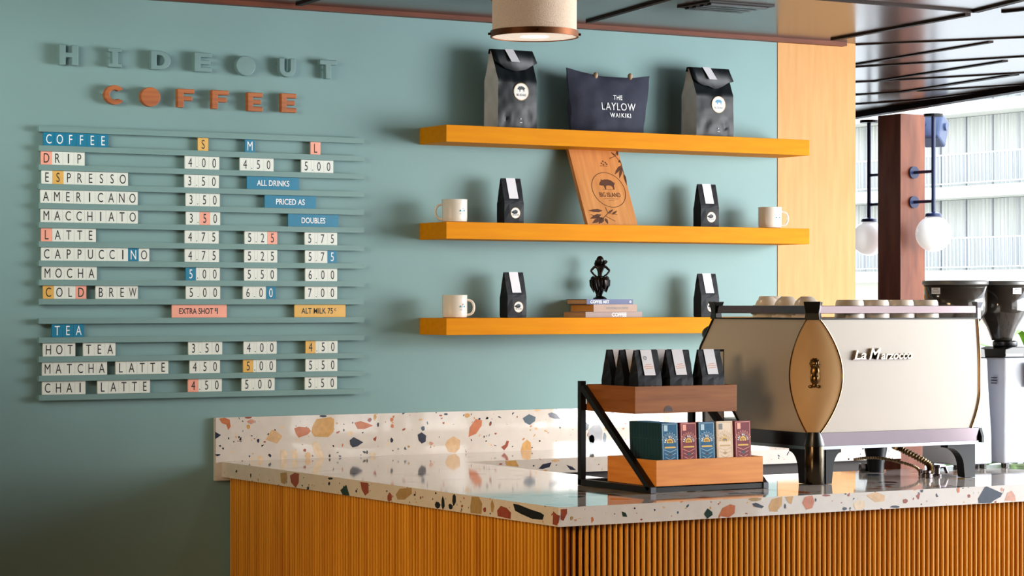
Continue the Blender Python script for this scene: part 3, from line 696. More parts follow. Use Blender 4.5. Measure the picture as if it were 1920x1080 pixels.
# ------------------------------------------------------------------ coffee bags
def hd_small(z, d, h):
    t = z / h
    if t < 0.48: return d / 2
    return d / 2 + (0.0022 - d / 2) * ((t - 0.48) / 0.52)
def make_bag(name, label, group, w=0.082, d=0.052, h=0.165, seed=1, marks=0, loc=(0, 0, 0), rotz=0):
    rnd = random.Random(seed)
    root = thing(name, label, 'coffee bag', loc, rotz, group)
    lev = [0, 0.012, 0.06, 0.25, 0.44, 0.50, 0.62, 0.75, 0.88, 0.97, 1.0]
    mb = MB(); vs = []; fs = []; NP = 12
    for li, t in enumerate(lev):
        z = t * h; hd = hd_small(z, d, h); pin = (d / 2 - hd) * 0.55 + (0.0015 if 0.02 < t < .5 else 0)
        hw = w / 2 - (0.003 if t == 0 else 0)
        pu = 0.0022 * math.sin(PI * min(t / .5, 1)) 
        ring_ = [(-hw, -hd), (-hw * .5, -hd - pu), (0, -hd - pu * 1.2), (hw * .5, -hd - pu), (hw, -hd), (hw - pin, -hd * .3), (hw - pin, hd * .3), (hw, hd), (hw * .4, hd + pu), (-hw * .4, hd + pu), (-hw, hd), (-hw + pin, 0)]
        for x, y in ring_:
            j = 0.0008 if 0.05 < t < 0.98 else 0
            vs.append((x + rnd.uniform(-j, j), y + rnd.uniform(-j, j), z))
    for i in range(len(lev) - 1):
        for k in range(NP):
            k2 = (k + 1) % NP; fs.append((i * NP + k, i * NP + k2, (i + 1) * NP + k2, (i + 1) * NP + k))
    fs.append(tuple(range(NP))); fs.append(tuple(range((len(lev) - 1) * NP, len(lev) * NP)))
    mb.add(vs, fs); part('bag_body', mb, 'bag_black', root, local=True, bevel=0.0)
    # paper strip folded over the top and down the front
    sw = w * 0.235; off = -w * 0.03
    mb = MB(); st_ = [(h * 0.90, 1)] + [(h * t, 0) for t in (1.0, 0.92, 0.8, 0.68, 0.55)]
    pr = []
    for z, back in st_:
        y = (hd_small(z, d, h) + 0.0022) * (1 if back else -1)
        pr.append((y, z + (0.001 if z >= h * .999 else 0)))
    dx = 0.0
    for i in range(len(pr) - 1):
        (ya, za), (yb_, zb_) = pr[i], pr[i + 1]
        xa = off + (h - za) * 0.04; xb = off + (h - zb_) * 0.04
        mb.add([(xa - sw, ya, za), (xa + sw, ya, za), (xb + sw, yb_, zb_), (xb - sw, yb_, zb_)], [(0, 1, 2, 3)])
    strip = part('label_strip', mb, 'label_paper', root, local=True, label='white paper strip folded over the bag top')
    def front(u, v, dd, e=0.0028):
        z = v
        hd = hd_small(z, d, h)
        pu = 0.0022 * math.sin(PI * min(z / h / .5, 1)) * 1.2 if z < h / 2 else 0
        return (u, -hd - pu - e, z)
    if marks:
        mb = MB()
        for q in range(3):
            z0 = h * (0.66 + 0.035 * q); wq = sw * (0.75, 0.85, 0.55)[q]; x = off + (h - z0) * .04
            pts_ = [front(x - wq, z0, 0, 0.0030), front(x + wq, z0 + 0.002, 0, 0.0030), front(x + wq, z0 + 0.0038, 0, 0.0030), front(x - wq, z0 + 0.0018, 0, 0.0030)]
            mb.poly(pts_, 0)
        part('strip_print', mb, 'print_orange', strip, local=True)
        if marks == 2:
            mb = MB(); ring(mb, off - sw * .35, h * .86, 0.0044, 0.0056, lambda u, v, dd: front(u, v, dd, 0.0030), 0)
            mb.poly([front(off - sw * .35 + a, h * .86 + b, 0, 0.003) for a, b in ((-.0018, -.001), (.0018, .0002), (.0014, .0014), (-.0014, .0006))], 0)
            part('strip_emblem', mb, 'ink_black', strip, local=True)
    r = w * 0.245; cu, cv = w * 0.06, h * 0.235
    mb = MB(); f2 = lambda u, v, dd: front(u, v, dd, 0.0007)
    mb.poly([front(u, v, 0, 0.0005) for u, v in circle(cu, cv, r, 28)], 0); ring(mb, cu, cv, r * .93, r, f2, 1)
    st2 = part('round_sticker', mb, ['sticker', 'sticker_gold'], root, local=True, label='round white sticker printed with a boar')
    mb = MB(); f3 = lambda u, v, dd: front(u, v, dd, 0.0010)
    boar(mb, cu, cv + r * .30, r * 0.95, f3, 0)
    put_text(mb, 'BIG ISLAND', r * 1.3, r * .26, lambda u, v, dd: f3(cu + u, cv - r * .34 + v, 0), 0, bold=.01)
    part('emblem', mb, 'ink_black', st2, local=True)
    return root
pa = on_y(946, 417, -0.125)
small_w = 'coffee bags on the wall shelves'
specs = [((945.5, 982, 417), -0.125, Z2, 'small black coffee bag on middle shelf between the left mug and wooden sign'),
         ((1315, 1348, 424), -0.125, Z2, 'small black coffee bag on middle shelf right of the wooden sign'),
         ((950, 988, 594), -0.125, Z3, 'small black coffee bag on lowest shelf between the mug and the books'),
         ((1314.5, 1349, 592), -0.125, Z3, 'small black coffee bag on lowest shelf just left of the espresso machine')]
bag0 = None
for (xa, xb, yy), yf, zz, lb in specs:
    A = on_y(xa, yy, yf); B = on_y(xb, yy, yf); c = (A.x + B.x) / 2
    w = 0.082
    if bag0 is None: bag0 = make_bag('coffee_bag', lb, small_w, w=w, seed=3, loc=(c, yf + 0.026, zz), h=0.166)
    else: dup(bag0, (c, yf + 0.026, zz), lb, small_w, rotz=random.uniform(-.06, .06))

# large foil bags
def hd_big(t, d):
    return d / 2 if t < 0.62 else d / 2 + (0.006 - d / 2) * ((t - 0.62) / 0.38) ** 0.9
def make_big(label, loc, seed, w=0.172, d=0.100, h=0.285):
    root = thing('large_coffee_bag', label, 'coffee bag', loc, 0.0, 'large foil coffee bags')
    NX, NZ = 14, 26
    def disp(x, y, z, amp):
        p = Vector((x * 26 + seed * 7.3, y * 26, z * 20))
        q = mnoise.noise(p) + 0.5 * mnoise.noise(p * 2.3)
        return amp * q
    def fpt(i, j):
        t = j / NZ; u = -1 + 2 * i / NX; z = t * h
        hw = w / 2 * (1.0 - 0.02 * math.sin(PI * t)) * (1 + .05 * max(0, t - .8) / .2)
        y = -hd_big(t, d) - 0.006 * (1 - u * u) * math.sin(PI * min(1, t / .66))
        # creases running from the corners to the middle, as on a filled foil pouch
        cr = max(0, 1 - abs(abs(u) - (0.15 + 1.1 * abs(t - .62))) / .14) if t > .58 else max(0, 1 - abs(abs(u) - (.45 + .9 * (.25 - t))) / .14) * (1 if t < .25 else 0)
        y += 0.005 * cr
        y += disp(u * w, y, z, 0.0024 if 0 < j < NZ else 0)
        return (u * hw, y, z)
    mb = MB(); vs = [fpt(i, j) for j in range(NZ + 1) for i in range(NX + 1)]; K = NX + 1
    mb.add(vs, [(j * K + i, j * K + i + 1, (j + 1) * K + i + 1, (j + 1) * K + i) for j in range(NZ) for i in range(NX)])
    vb = [(x, hd_big(j / NZ, d), z) for j in range(NZ + 1) for (x, y, z) in (fpt(0, j), fpt(NX, j))]
    mb.add(vb, [(2 * j, 2 * j + 1, 2 * j + 3, 2 * j + 2) for j in range(NZ)])
    b0, b1 = fpt(0, 0), fpt(NX, 0); mb.poly([b0, b1, (b1[0], d / 2, 0), (b0[0], d / 2, 0)])
    part('bag_front', mb, 'bag_foil', root, local=True, smooth=True)
    g = MB()
    for sd in (0, NX):
        sg = -1 if sd == 0 else 1
        vs = []
        for j in range(NZ + 1):
            x, y, z = fpt(sd, j); t = j / NZ; hd = hd_big(t, d); pin = 0.004 + (d / 2 - hd) * 0.75
            for q in (0, .25, .5, .75, 1):
                yy = y + (hd - y) * q
                xx = x - sg * pin * (1 - abs(2 * q - 1)) + disp(0.3 * sg, yy, z, 0.0025 if 0 < q < 1 else 0)
                vs.append((xx, yy, z))
        g.add(vs, [(j * 5 + q, j * 5 + q + 1, (j + 1) * 5 + q + 1, (j + 1) * 5 + q) for j in range(NZ) for q in range(4)])
    part('gusset', g, 'bag_gusset_lit', root, local=True, smooth=True, label='folded side gusset with foil reflection painted in as pale grey')
    # folded-down top flap
    fl = MB(); hw = w / 2 * 1.06
    vs = []
    for u in range(9):
        x = -hw + 2 * hw * u / 8
        bow = 0.004 * math.sin(u * 1.7 + seed)
        vs += [(x, 0.012, h - 0.012), (x, 0.006, h + 0.004), (x, -0.010, h + 0.004), (x, -0.042 - bow * .4, h - 0.046 - 0.034 * (1 - abs(u - 4) / 4) + bow)]
    fl.add(vs, [(u * 4 + k, u * 4 + k + 1, u * 4 + k + 5, u * 4 + k + 4) for u in range(8) for k in range(3)])
    fo = part('folded_top', fl, 'bag_foil', root, local=True, smooth=True)
    so = fo.modifiers.new('thick', 'SOLIDIFY'); so.thickness = 0.003
    lb = MB(); x0 = -0.012
    lb.add([(x0 - .022, 0.006, h + .0065), (x0 + .014, 0.006, h + .0065), (x0 + .017, -0.011, h + .0065), (x0 - .019, -0.011, h + .0065), (x0 + .028, -0.043, h - .042), (x0 - .008, -0.043, h - .042)], [(0, 1, 2, 3), (3, 2, 4, 5)])
    part('label_strip', lb, 'label_paper', root, local=True, label='white label strip stuck over the folded top')
    r = 0.032; cu, cv = 0.012, h * 0.47
    yk = min(p[1] for p in [fpt(i, j) for i in range(5, 12) for j in range(9, 17)]) - 0.0012
    f = lambda u, v, dd: (u, yk, v)
    mb = MB(); mb.prism(circle(cu, cv, r, 36), yk, yk + 0.002, lambda u, v, w_: (u, w_, v), 0)
    f1 = lambda u, v, dd: (u, yk - .0003, v); ring(mb, cu, cv, r * .93, r * 1.0, f1, 1)
    s_ = part('round_sticker', mb, ['sticker', 'sticker_gold'], root, local=True, label='round cream sticker printed with a boar')
    mb = MB(); f2 = lambda u, v, dd: (u, yk - .0005, v)
    boar(mb, cu, cv + r * .36, r * 1.0, f2, 0); put_text(mb, 'BIG ISLAND', r * 1.25, r * .26, lambda u, v, dd: f2(cu + u, cv - r * .38 + v, 0), 1, bold=.005)
    part('emblem', mb, ['ink_black' if seed == 1 else 'tile_blue', 'ink_grey'], s_, local=True)
    mb = MB(); y2 = min(fpt(i, 3)[1] for i in range(5, 10)) - 0.003
    mb.poly([(0.010, y2, h * .115), (0.013, y2, h * .115), (0.013, y2, h * .13), (0.010, y2, h * .13)]); mb.poly([(0.007, y2, h * .075), (0.017, y2, h * .075), (0.017, y2, h * .079), (0.007, y2, h * .079)])
    part('small_print', mb, 'ink_white', root, local=True)
    return root
A = on_y(934, 240, -0.155); B = on_y(1006, 241, -0.155)
make_big('large black foil coffee bag on the highest shelf, below the ceiling lamp', ((A.x + B.x) / 2, -0.105, Z1), 1, w=(B.x - A.x) * 1.02)
A = on_y(1306, 252, -0.155); B = on_y(1375, 254, -0.155)
make_big('large black foil coffee bag right of the tote bag on the highest shelf', ((A.x + B.x) / 2, -0.105, Z1), 2, w=(B.x - A.x) * 1.02, h=0.262)

# ------------------------------------------------------------------ tote bag
A = on_y(1076, 246, -0.13); B = on_y(1212, 248, -0.13)
tx = (A.x + B.x) / 2; TW = B.x - A.x
tote = thing('tote_bag', 'navy canvas tote bag lettered in white on the highest shelf', 'bag', (tx, -0.10, Z1))
NX, NZ = 20, 20
TL = on_y(1062, 130, -0.10).x - tx; TR = on_y(1217, 140, -0.10).x - tx
def tote_pt(i, j, s):
    u = -1 + 2 * i / NX; t = j / NZ
    left = -TW / 2 + (TL + TW / 2) * t ** 2.2; right = TW / 2 + (TR - TW / 2) * t ** 1.1
    if t > .55: right += 0.0
    x = left + (right - left) * (u + 1) / 2
    top = 0.212 + 0.026 * max(0, (-u - .1) / .9) ** 1.5 + 0.012 * max(0, (u - .55) / .45)
    z = t * top
    dpt = (0.045 * (1 - t) ** 0.6 + 0.006) * (1 - 0.82 * abs(u) ** 3) + 0.002
    y = s * dpt
    y += 0.010 * mnoise.noise(Vector((x * 18, s * 3.1, z * 18))) * (1 if 0 < t < 1 else .3)
    return (x, y, z)
mb = MB(); K = NX + 1
for s in (-1, 1):
    mb.add([tote_pt(i, j, s) for j in range(NZ + 1) for i in range(K)], [(j * K + i, j * K + i + 1, (j + 1) * K + i + 1, (j + 1) * K + i) for j in range(NZ) for i in range(NX)])
for e in (0, NX):
    mb.add([tote_pt(e, j, s) for j in range(NZ + 1) for s in (-1, 1)], [(2 * j, 2 * j + 1, 2 * j + 3, 2 * j + 2) for j in range(NZ)])
mb.add([tote_pt(i, 0, s) for i in range(K) for s in (-1, 1)], [(2 * i, 2 * i + 1, 2 * i + 3, 2 * i + 2) for i in range(NX)])
part('bag_body', mb, 'tote_navy', tote, local=True, smooth=True)
mb = MB()
def tfront(u, z):
    # point of the front panel, found by interpolation
    t = min(1, z / 0.215); left = -TW / 2 + (TL + TW / 2) * t ** 2.2; right = TW / 2 + (TR - TW / 2) * t ** 1.1
    f = (u - left) / (right - left) * NX; i = max(0, min(NX - 1, int(f))); j = max(0, min(NZ - 1, int(t * NZ)))
    return min(tote_pt(i + a, j + b, -1)[1] for a in (0, 1) for b in (0, 1)) - 0.0008
for txt, px0, px1, py0, py1, bd in (('THE', 1150, 1168, 178, 187, .01), ('LAYLOW', 1129, 1192, 191, 206, 0), ('WAIKIKI', 1142, 1182, 211, 220, .012)):
    a = on_y(px0, (py0 + py1) / 2, -0.14); b = on_y(px1, (py0 + py1) / 2, -0.14)
    h = (py1 - py0) * 8.55 / FPX
    put_text(mb, txt, b.x - a.x, h, lambda u, v, d: ((a.x + b.x) / 2 - tx + u, tfront((a.x + b.x) / 2 - tx + u, a.z - Z1 + v), a.z - Z1 + v), bold=bd, spacing=1.15)
part('lettering', mb, 'ink_white', tote, local=True, label='white printed lettering')
for px in (1117, 1182):
    p = on_y(px, 146, -0.112); mb = MB(); mb.ball((p.x - tx, -0.010, 0.214 if px < 1150 else .217), 0.0125, sc=(.75, .8, 1.0)); part('wooden_bead', mb, 'bead_wood', tote, local=True, smooth=True)

# ------------------------------------------------------------------ leaning wooden sign
lean = math.atan2(0.155, 0.33)
A = on_y(1102, 420, -0.182); B = on_y(1196, 421, -0.182)
W = B.x - A.x; Hs = 0.355
sg = thing('wooden_sign', 'tall wooden plaque with branded boar emblem leaning between the middle and highest shelves', 'sign', ((A.x + B.x) / 2, -0.182, Z2))
sg.rotation_euler = (-lean, 0, 0)
part('board', MB().box((-W / 2, 0, 0.0), (W / 2, 0.018, Hs)), 'sign_wood', sg, local=True, bevel=0.001)
def sfn(px, py):                         # photo points on the leaning board -> board coordinates
    d = Vector(ray(px, py)); R = Euler((-lean, 0, 0)).to_matrix(); nrm = R @ Vector((0, -1, 0)); o0 = Vector(sg.location)
    t = (o0 - Vector(CAM)).dot(nrm) / d.dot(nrm); p = R.transposed() @ (Vector(CAM) + d * t - o0)
    return p.x, p.z
def sz(zx, zy): return sfn(760 + zx / 4, 230 + zy / 4)
c0 = sz(1522, 505); cl = sz(1395, 480); cr_ = sz(1655, 530); rr = (cr_[0] - cl[0]) / 2; cu, cv = (cl[0] + cr_[0]) / 2, (sz(1510, 370)[1] + sz(1540, 640)[1]) / 2
bf = lambda u, v, d: (u, -0.0006, v)
mb = MB(); ring(mb, cu, cv, rr * .97, rr * 1.0, bf, 0, 56)
boar(mb, cu, cv + rr * .36, rr * .95, bf, 0)
put_text(mb, 'BIG ISLAND', rr * 1.25, rr * .26, lambda u, v, d: bf(cu + u, cv - rr * .28 + v, 0), bold=.01)
for k, wq in ((-.52, .9), (-.62, .35)): mb.poly([bf(cu + a * rr * wq / 2, cv + rr * k + b, 0) for a, b in ((-1, 0), (1, 0), (1, .0014), (-1, .0014))])
mb.poly([bf(cu + a * rr * .35, cv + rr * .02 + b, 0) for a, b in ((-1, 0), (1, 0), (1, .0012), (-1, .0012))])
part('emblem', mb, 'burnt', sg, local=True, label='burnt round emblem with a boar')
def leaf(mb, a, b, w):
    a = Vector((a[0], a[1])); b = Vector((b[0], b[1])); d = b - a; n2 = Vector((-d.y, d.x)).normalized() * w
    pts_ = [a, a + d * .3 + n2, a + d * .65 + n2 * .8, b, a + d * .65 - n2 * .8, a + d * .3 - n2]
    mb.poly([bf(p.x, p.y, 0) for p in pts_])
def twig(mb, pts_, w):
    for i in range(len(pts_) - 1):
        a = Vector(pts_[i]); b = Vector(pts_[i + 1]); n2 = Vector((-(b - a).y, (b - a).x)).normalized() * w
        mb.poly([bf(p.x, p.y, 0) for p in (a - n2, a + n2, b + n2, b - n2)])
mb = MB()
cl2 = lambda p: (max(-W / 2 + .002, min(W / 2 - .002, p[0])), max(.002, min(Hs - .003, p[1])))
P = lambda x, y: cl2(sz(x, y))
twig(mb, [P(1530, 270), P(1575, 250), P(1620, 300), P(1660, 370), P(1685, 470)], .0012); twig(mb, [P(1575, 250), P(1600, 200)], .001); twig(mb, [P(1620, 300), P(1665, 295)], .0012)
for a, b, w in (((1620, 320), (1570, 390), .006), ((1640, 330), (1605, 420), .006), ((1655, 380), (1670, 470), .005), ((1575, 250), (1540, 220), .004), ((1590, 250), (1605, 200), .004), ((1600, 300), (1640, 280), .004)): leaf(mb, P(*a), P(*b), w)
part('branch_art', mb, 'burnt', sg, local=True, label='burnt coffee branch drawing at the upper right edge')
mb = MB()
twig(mb, [P(1500, 635), P(1520, 680), P(1480, 720), P(1390, 690)], .0012); twig(mb, [P(1520, 680), P(1590, 690)], .001); twig(mb, [P(1500, 700), P(1575, 740)], .001)
for a, b, w in (((1480, 660), (1370, 660), .007), ((1470, 690), (1385, 720), .008), ((1480, 710), (1400, 755), .009), ((1490, 715), (1450, 760), .008), ((1500, 715), (1520, 762), .006), ((1520, 680), (1560, 650), .004), ((1550, 690), (1590, 660), .004)): leaf(mb, P(*a), P(*b), w)
part('branch_art', mb, 'burnt', sg, local=True, label='burnt coffee branch drawing in the lower left corner')
mb = MB()
for a in ((1480, 290), (1500, 300), (1485, 315), (1470, 305), (1510, 312)): 
    p = P(*a); mb.poly([bf(u, v, 0) for u, v in circle(p[0], p[1], .0035, 8)])
for dx in (-.018, -.006, .006): p = P(1490, 327); mb.poly([bf(p[0] + dx + a, p[1] + b, 0) for a, b in ((0, 0), (.009, 0), (.009, .002), (0, .002))])
part('small_mark', mb, 'burnt', sg, local=True, label='small burnt mark near the top')

# ------------------------------------------------------------------ mugs
def make_mug(label, loc, side):
    root = thing('mug', label, 'mug', loc, 0.0, 'white mugs on the wall shelves')
    r, h = 0.0455, 0.082
    prof = [(r * .82, 0), (r * .95, .003), (r * .99, .010), (r, .02), (r, h - .002), (r + .0008, h), (r - .002, h + .0004), (r - .003, h - .004), (r - .003, .012), (r * .8, .005)]
    part('mug_body', MB().lathe(prof, seg=40), 'mug_white', root, local=True, smooth=True)
    ax = Vector((FWY, -FWX, 0)) * side      # handle seen in profile
    pts_ = []
    for i in range(13):
        a = -PI / 2 + PI * i / 12
        pts_.append(ax * (r - .004 + (0.026 * max(0, math.cos(a)) ** .7 + (.002 if 0 < i < 12 else 0))) + Vector((0, 0, h * .46 + .0265 * math.sin(a))))
    part('handle', MB().tube(pts_, 0.0046, 10), 'mug_white', root, local=True, smooth=True)
    # printed palm badge on the curved wall, turned towards the room
    a0 = math.atan2(-0.8, -0.25) if side > 0 or True else 0
    a0 = -PI / 2 + 0.12
    def cf(u, v, d): a = a0 + u / r; return ((r + .0005) * math.cos(a), (r + .0005) * math.sin(a), v)
    mb = MB(); cz = h * .54
    def q(pts_): mb.poly([cf(u, cz + v, 0) for u, v in pts_])
    q([(-.001, -.010), (.001, -.010), (.0016, .002), (.0003, .002)])
    for ang in (10, 50, 95, 140, 180): 
        c, s_ = math.cos(math.radians(ang)), math.sin(math.radians(ang)); q([(.001, .002), (.001 + c * .006 - s_ * .0014, .002 + s_ * .006 + c * .0014), (.001 + c * .0095, .0015 + s_ * .008 - .001)])
    q([(-.013, -.006), (-.004, -.006), (-.005, -.001), (-.009, .001)]); q([(.004, -.006), (.014, -.006), (.011, .001), (.006, -.001)])
    part('badge', mb, 'print_teal', root, local=True, label='small teal palm print')
    mb = MB(); put_text(mb, 'HIDEOUT', .022, .0042, lambda u, v, d: cf(u, cz - .0145 + v, 0)); 
    part('badge_text', mb, 'ink_grey', root, local=True)
    return root
def mug_at(pxa, pxb, py, y, z):
    a = on_y((pxa + pxb) / 2, py, y); return (a.x, y, z)
make_mug('white enamel mug with its handle turned left on the middle shelf', mug_at(828, 877, 415, -0.135, Z2), -1)
make_mug('white mug at the right end of the middle shelf, handle turned right', mug_at(1420, 1467, 427, -0.135, Z2), 1)
make_mug('white enamel mug at the left end of the lowest shelf', mug_at(828, 877, 595, -0.135, Z3), 1)

# ------------------------------------------------------------------ books and statuette
def book(label, px0, px1, pxs, py0, py1, yf, z0, z1, spine, pages, txt):
    a = on_y(pxs, py1, yf); b = on_y(px1, py1, yf)
    x0, x1 = a.x, b.x
    # length of the left end from its pixel span
    c = on_x(px0, py1, x0); yb = min(c.y, -0.005)
    root = thing('book', label, 'book', ((x0 + x1) / 2, (yf + yb) / 2, z0), 0, 'stack of coffee books')
    t = 0.0016
    mb = MB(); mb.box((x0, yf, z0), (x1, yb, z0 + t)); mb.box((x0, yf, z1 - t), (x1, yb, z1)); mb.box((x0, yf, z0 + t), (x1, yf + t, z1 - t))
    part('cover', mb, spine, root)
    part('pages', MB().box((x0 + .0025, yf + t, z0 + t), (x1 - .0025, yb - .003, z1 - t)), pages, root)
    mb = MB()
    for s_, f0, f1, hh in txt:
        w = (x1 - x0) * (f1 - f0); put_text(mb, s_, w, (z1 - z0) * hh, wall_fn(x0 + (x1 - x0) * (f0 + f1) / 2, (z0 + z1) / 2, yf - .0004), bold=.02)
    return root, mb
zb = [Z3, Z3 + .0205, Z3 + .0485, Z3 + .0675]
r_, m_ = book('bottom book of the stack, grey-beige spine with white COFFEE lettering', 1050, 1204, 1098, 583, 594, -0.165, zb[0], zb[1], 'book_grey', 'pages_tan', [('COFFEE', .46, .72, .7)])
part('spine_lettering', m_, 'ink_white', r_)
r_, m_ = book('middle book of the stack, pinkish spine and orange page edges', 1061, 1194, 1113, 569, 583, -0.170, zb[1] + .0002, zb[2], 'book_tan', 'pages_orange', [('THE WORLD OF COFFEE', .28, .8, .3)])
part('spine_lettering', m_, 'ink_grey', r_)
r_, m_ = book('top book of the stack, blue spine lettered COFFEE ART', 1062, 1187, 1100, 558, 568, -0.155, zb[2] + .0002, zb[3], 'book_blue', 'pages_tan', [('COFFEE ART', .08, .48, .62), ('o', .92, .96, .5)])
part('spine_lettering', m_, 'ink_white', r_)

sp = on_y(1125, 557, -0.085)
stt = thing('statuette', 'dark bronze dancing woman statuette, hands on hips, standing on the book stack', 'statuette', (sp.x, -0.085, zb[3]), AZ - PI / 2)
H = 0.158
def skin(name, verts, edges, radii, mat, parent, root=0, sub=2):
    me = bpy.data.meshes.new(name); me.from_pydata(verts, edges, []); me.materials.append(M[mat])
    o = bpy.data.objects.new(name, me); COL.objects.link(o); o.parent = parent
    md = o.modifiers.new('skin', 'SKIN'); md.use_smooth_shade = True
    for i, r in enumerate(radii):
        sv = me.skin_vertices[0].data[i]; sv.radius = (r, r) if not isinstance(r, tuple) else r; sv.use_root = (i == root)
    s_ = o.modifiers.new('sub', 'SUBSURF'); s_.levels = sub; s_.render_levels = sub
    return o
h = H
vb = [(0, 0, .47 * h), (0, 0, .54 * h), (0, -.002, .63 * h), (.001, -.002, .74 * h), (.001, -.001, .80 * h), (.001, -.002, .845 * h), (.000, -.003, .90 * h), (.000, -.003, .945 * h),
      (-.0190, -.001, .780 * h), (-.0345, .002, .675 * h), (-.0225, -.007, .575 * h), (-.013, -.009, .55 * h),
      (.0200, -.001, .780 * h), (.0365, .002, .675 * h), (.0235, -.007, .575 * h), (.013, -.009, .55 * h),
      (-.006, -.002, .40 * h), (-.007, -.006, .25 * h), (-.006, -.001, .10 * h), (-.006, -.001, .045 * h), (-.007, -.010, .03 * h),
      (.006, -.002, .40 * h), (.008, -.010, .26 * h), (.005, -.003, .10 * h), (.005, -.003, .045 * h), (.006, -.013, .03 * h)]
eb = [(0, 1), (1, 2), (2, 3), (3, 4), (4, 5), (5, 6), (6, 7), (3, 8), (8, 9), (9, 10), (10, 11), (3, 12), (12, 13), (13, 14), (14, 15), (0, 16), (16, 17), (17, 18), (18, 19), (19, 20), (0, 21), (21, 22), (22, 23), (23, 24), (24, 25)]
rb = [.0125, .0095, .0088, .0110, .005, .0055, .0090, .007, .0056, .0046, .0036, .0032, .0056, .0046, .0036, .0032, .0062, .0048, .003, .0028, .0022, .0062, .0048, .003, .0028, .0022]
skin('body', vb, eb, rb, 'bronze', stt)
mb = MB(); rnd = random.Random(4)
for k in range(46):                       # grass skirt of overlapping strips
    a = 2 * PI * k / 46 + rnd.uniform(-.05, .05)
    r0, r1, r2 = .015, .0300 + rnd.uniform(-.003, .003), .0240 + rnd.uniform(-.004, .004)
    if abs(((a + PI / 2 - .25) % (2 * PI)) - 0) < .16: continue
    z2 = (.22 + rnd.uniform(-.06, .05)) * h
    pts_ = [(r0 * math.cos(a), r0 * math.sin(a), .54 * h), (r1 * math.cos(a) * 1.12, r1 * math.sin(a), .44 * h), (r1 * 1.08 * math.cos(a + .05), r1 * math.sin(a + .05), .33 * h), (r2 * math.cos(a + .1), r2 * math.sin(a + .1), z2)]
    mb.tube(pts_, [.0026, .0042, .0040, .0022], 6)
mb.lathe([(.020, .30 * h), (.017, .20 * h), (.0115, .11 * h), (.013, .05 * h)], (-.003, .006, 0), 14, sy=.6)
for k in range(22):
    a = 2 * PI * k / 22; mb.ball((.0270 * math.cos(a) * 1.1, .0205 * math.sin(a), (.485 + .03 * math.sin(k * 2.3)) * h), .0058, seg=8, rings=6)
part('skirt', mb, 'bronze', stt, local=True, smooth=True)
mb = MB()
mb.ball((0, .002, .920 * h), .0150, sc=(.95, 1, 1.15))
for k in range(9):
    a = math.radians(20 + 140 * k / 8)
    x, y = .0120 * math.cos(a), .0095 * math.sin(a)
    mb.tube([(x, y, .92 * h), (x * 1.3, y * 1.3 + .001, .84 * h), (x * 1.25, y + .004, .74 * h)], [.006, .0070, .004], 6)
part('hair', mb, 'bronze', stt, local=True, smooth=True)
mb = MB()
for k in range(5):
    a = 2 * PI * k / 5; mb.ball((.0205 + .0042 * math.cos(a), -.004, .885 * h + .0042 * math.sin(a)), .0036, seg=8, rings=6)
part('flower', mb, 'bronze', stt, local=True, smooth=True)
mb = MB(); 
for k in range(14):
    a = 2 * PI * k / 14; mb.ball((.0068 * math.cos(a) * 1.3, -.003 + .006 * math.sin(a), (.735 - .035 * max(0, -math.sin(a))) * h), .0024, seg=6, rings=5)
part('lei', mb, 'bronze', stt, local=True, smooth=True)
part('rock_base', MB().lathe([(.025, 0), (.026, .004), (.019, .008), (.013, .011), (.010, .012)], seg=14, sy=.75), 'bronze', stt, local=True, smooth=True)

# ================================================================== ceiling lamp
LC = (4.10, -1.07); LR = 0.136
lamp = thing('ceiling_lamp', 'drum ceiling lamp with woven linen shade and copper rings above the highest shelf', 'lamp', (LC[0], LC[1], 2.44))
c3 = (LC[0], LC[1], 0)
part('shade', MB().lathe([(LR, 2.466), (LR, 2.585), (LR - .003, 2.585), (LR - .003, 2.466)], c3, 64, cap=False), 'shade_linen', lamp, smooth=True)
part('lower_ring', MB().lathe([(LR + .001, 2.452), (LR + .006, 2.452), (LR + .006, 2.472), (LR + .001, 2.472), (LR + .001, 2.452)], c3, 64, cap=False), 'copper_ring', lamp, smooth=True)
part('upper_ring', MB().lathe([(LR + .001, 2.572), (LR + .006, 2.572), (LR + .006, 2.590), (LR + .001, 2.590), (LR + .001, 2.572)], c3, 64, cap=False), 'copper_ring', lamp, smooth=True)
part('diffuser', MB().lathe([(LR - .0005, 2.4545), (LR - .0005, 2.458)], c3, 48), 'diffuser', lamp)
part('light_spot', MB().lathe([(.046, 2.4535), (.046, 2.4544)], c3, 32), 'bulb_glow', lamp, label='glowing centre of the diffuser')
part('canopy', MB().lathe([(.05, 2.585), (.05, CEIL - .0005)], c3, 24), 'copper_ring', lamp)
for ang in (-2.05, -.47, 1.1, 2.7):
    d = Vector((math.cos(ang), math.sin(ang), 0))
    for zz in (2.462, 2.581):
        a = Vector((LC[0], LC[1], zz)); part('screw', MB().tube([a + d * (LR + .004), a + d * (LR + .014)], .0042, 8), 'dark_brass', lamp, smooth=True)
pl = bpy.data.lights.new('lamp_light', 'AREA'); pl.shape = 'DISK'; pl.size = 0.24; pl.energy = 2.0; pl.color = (1, .87, .7)
po = bpy.data.objects.new('lamp_light', pl); COL.objects.link(po); po.parent = lamp; po.location = (0, 0, .010)

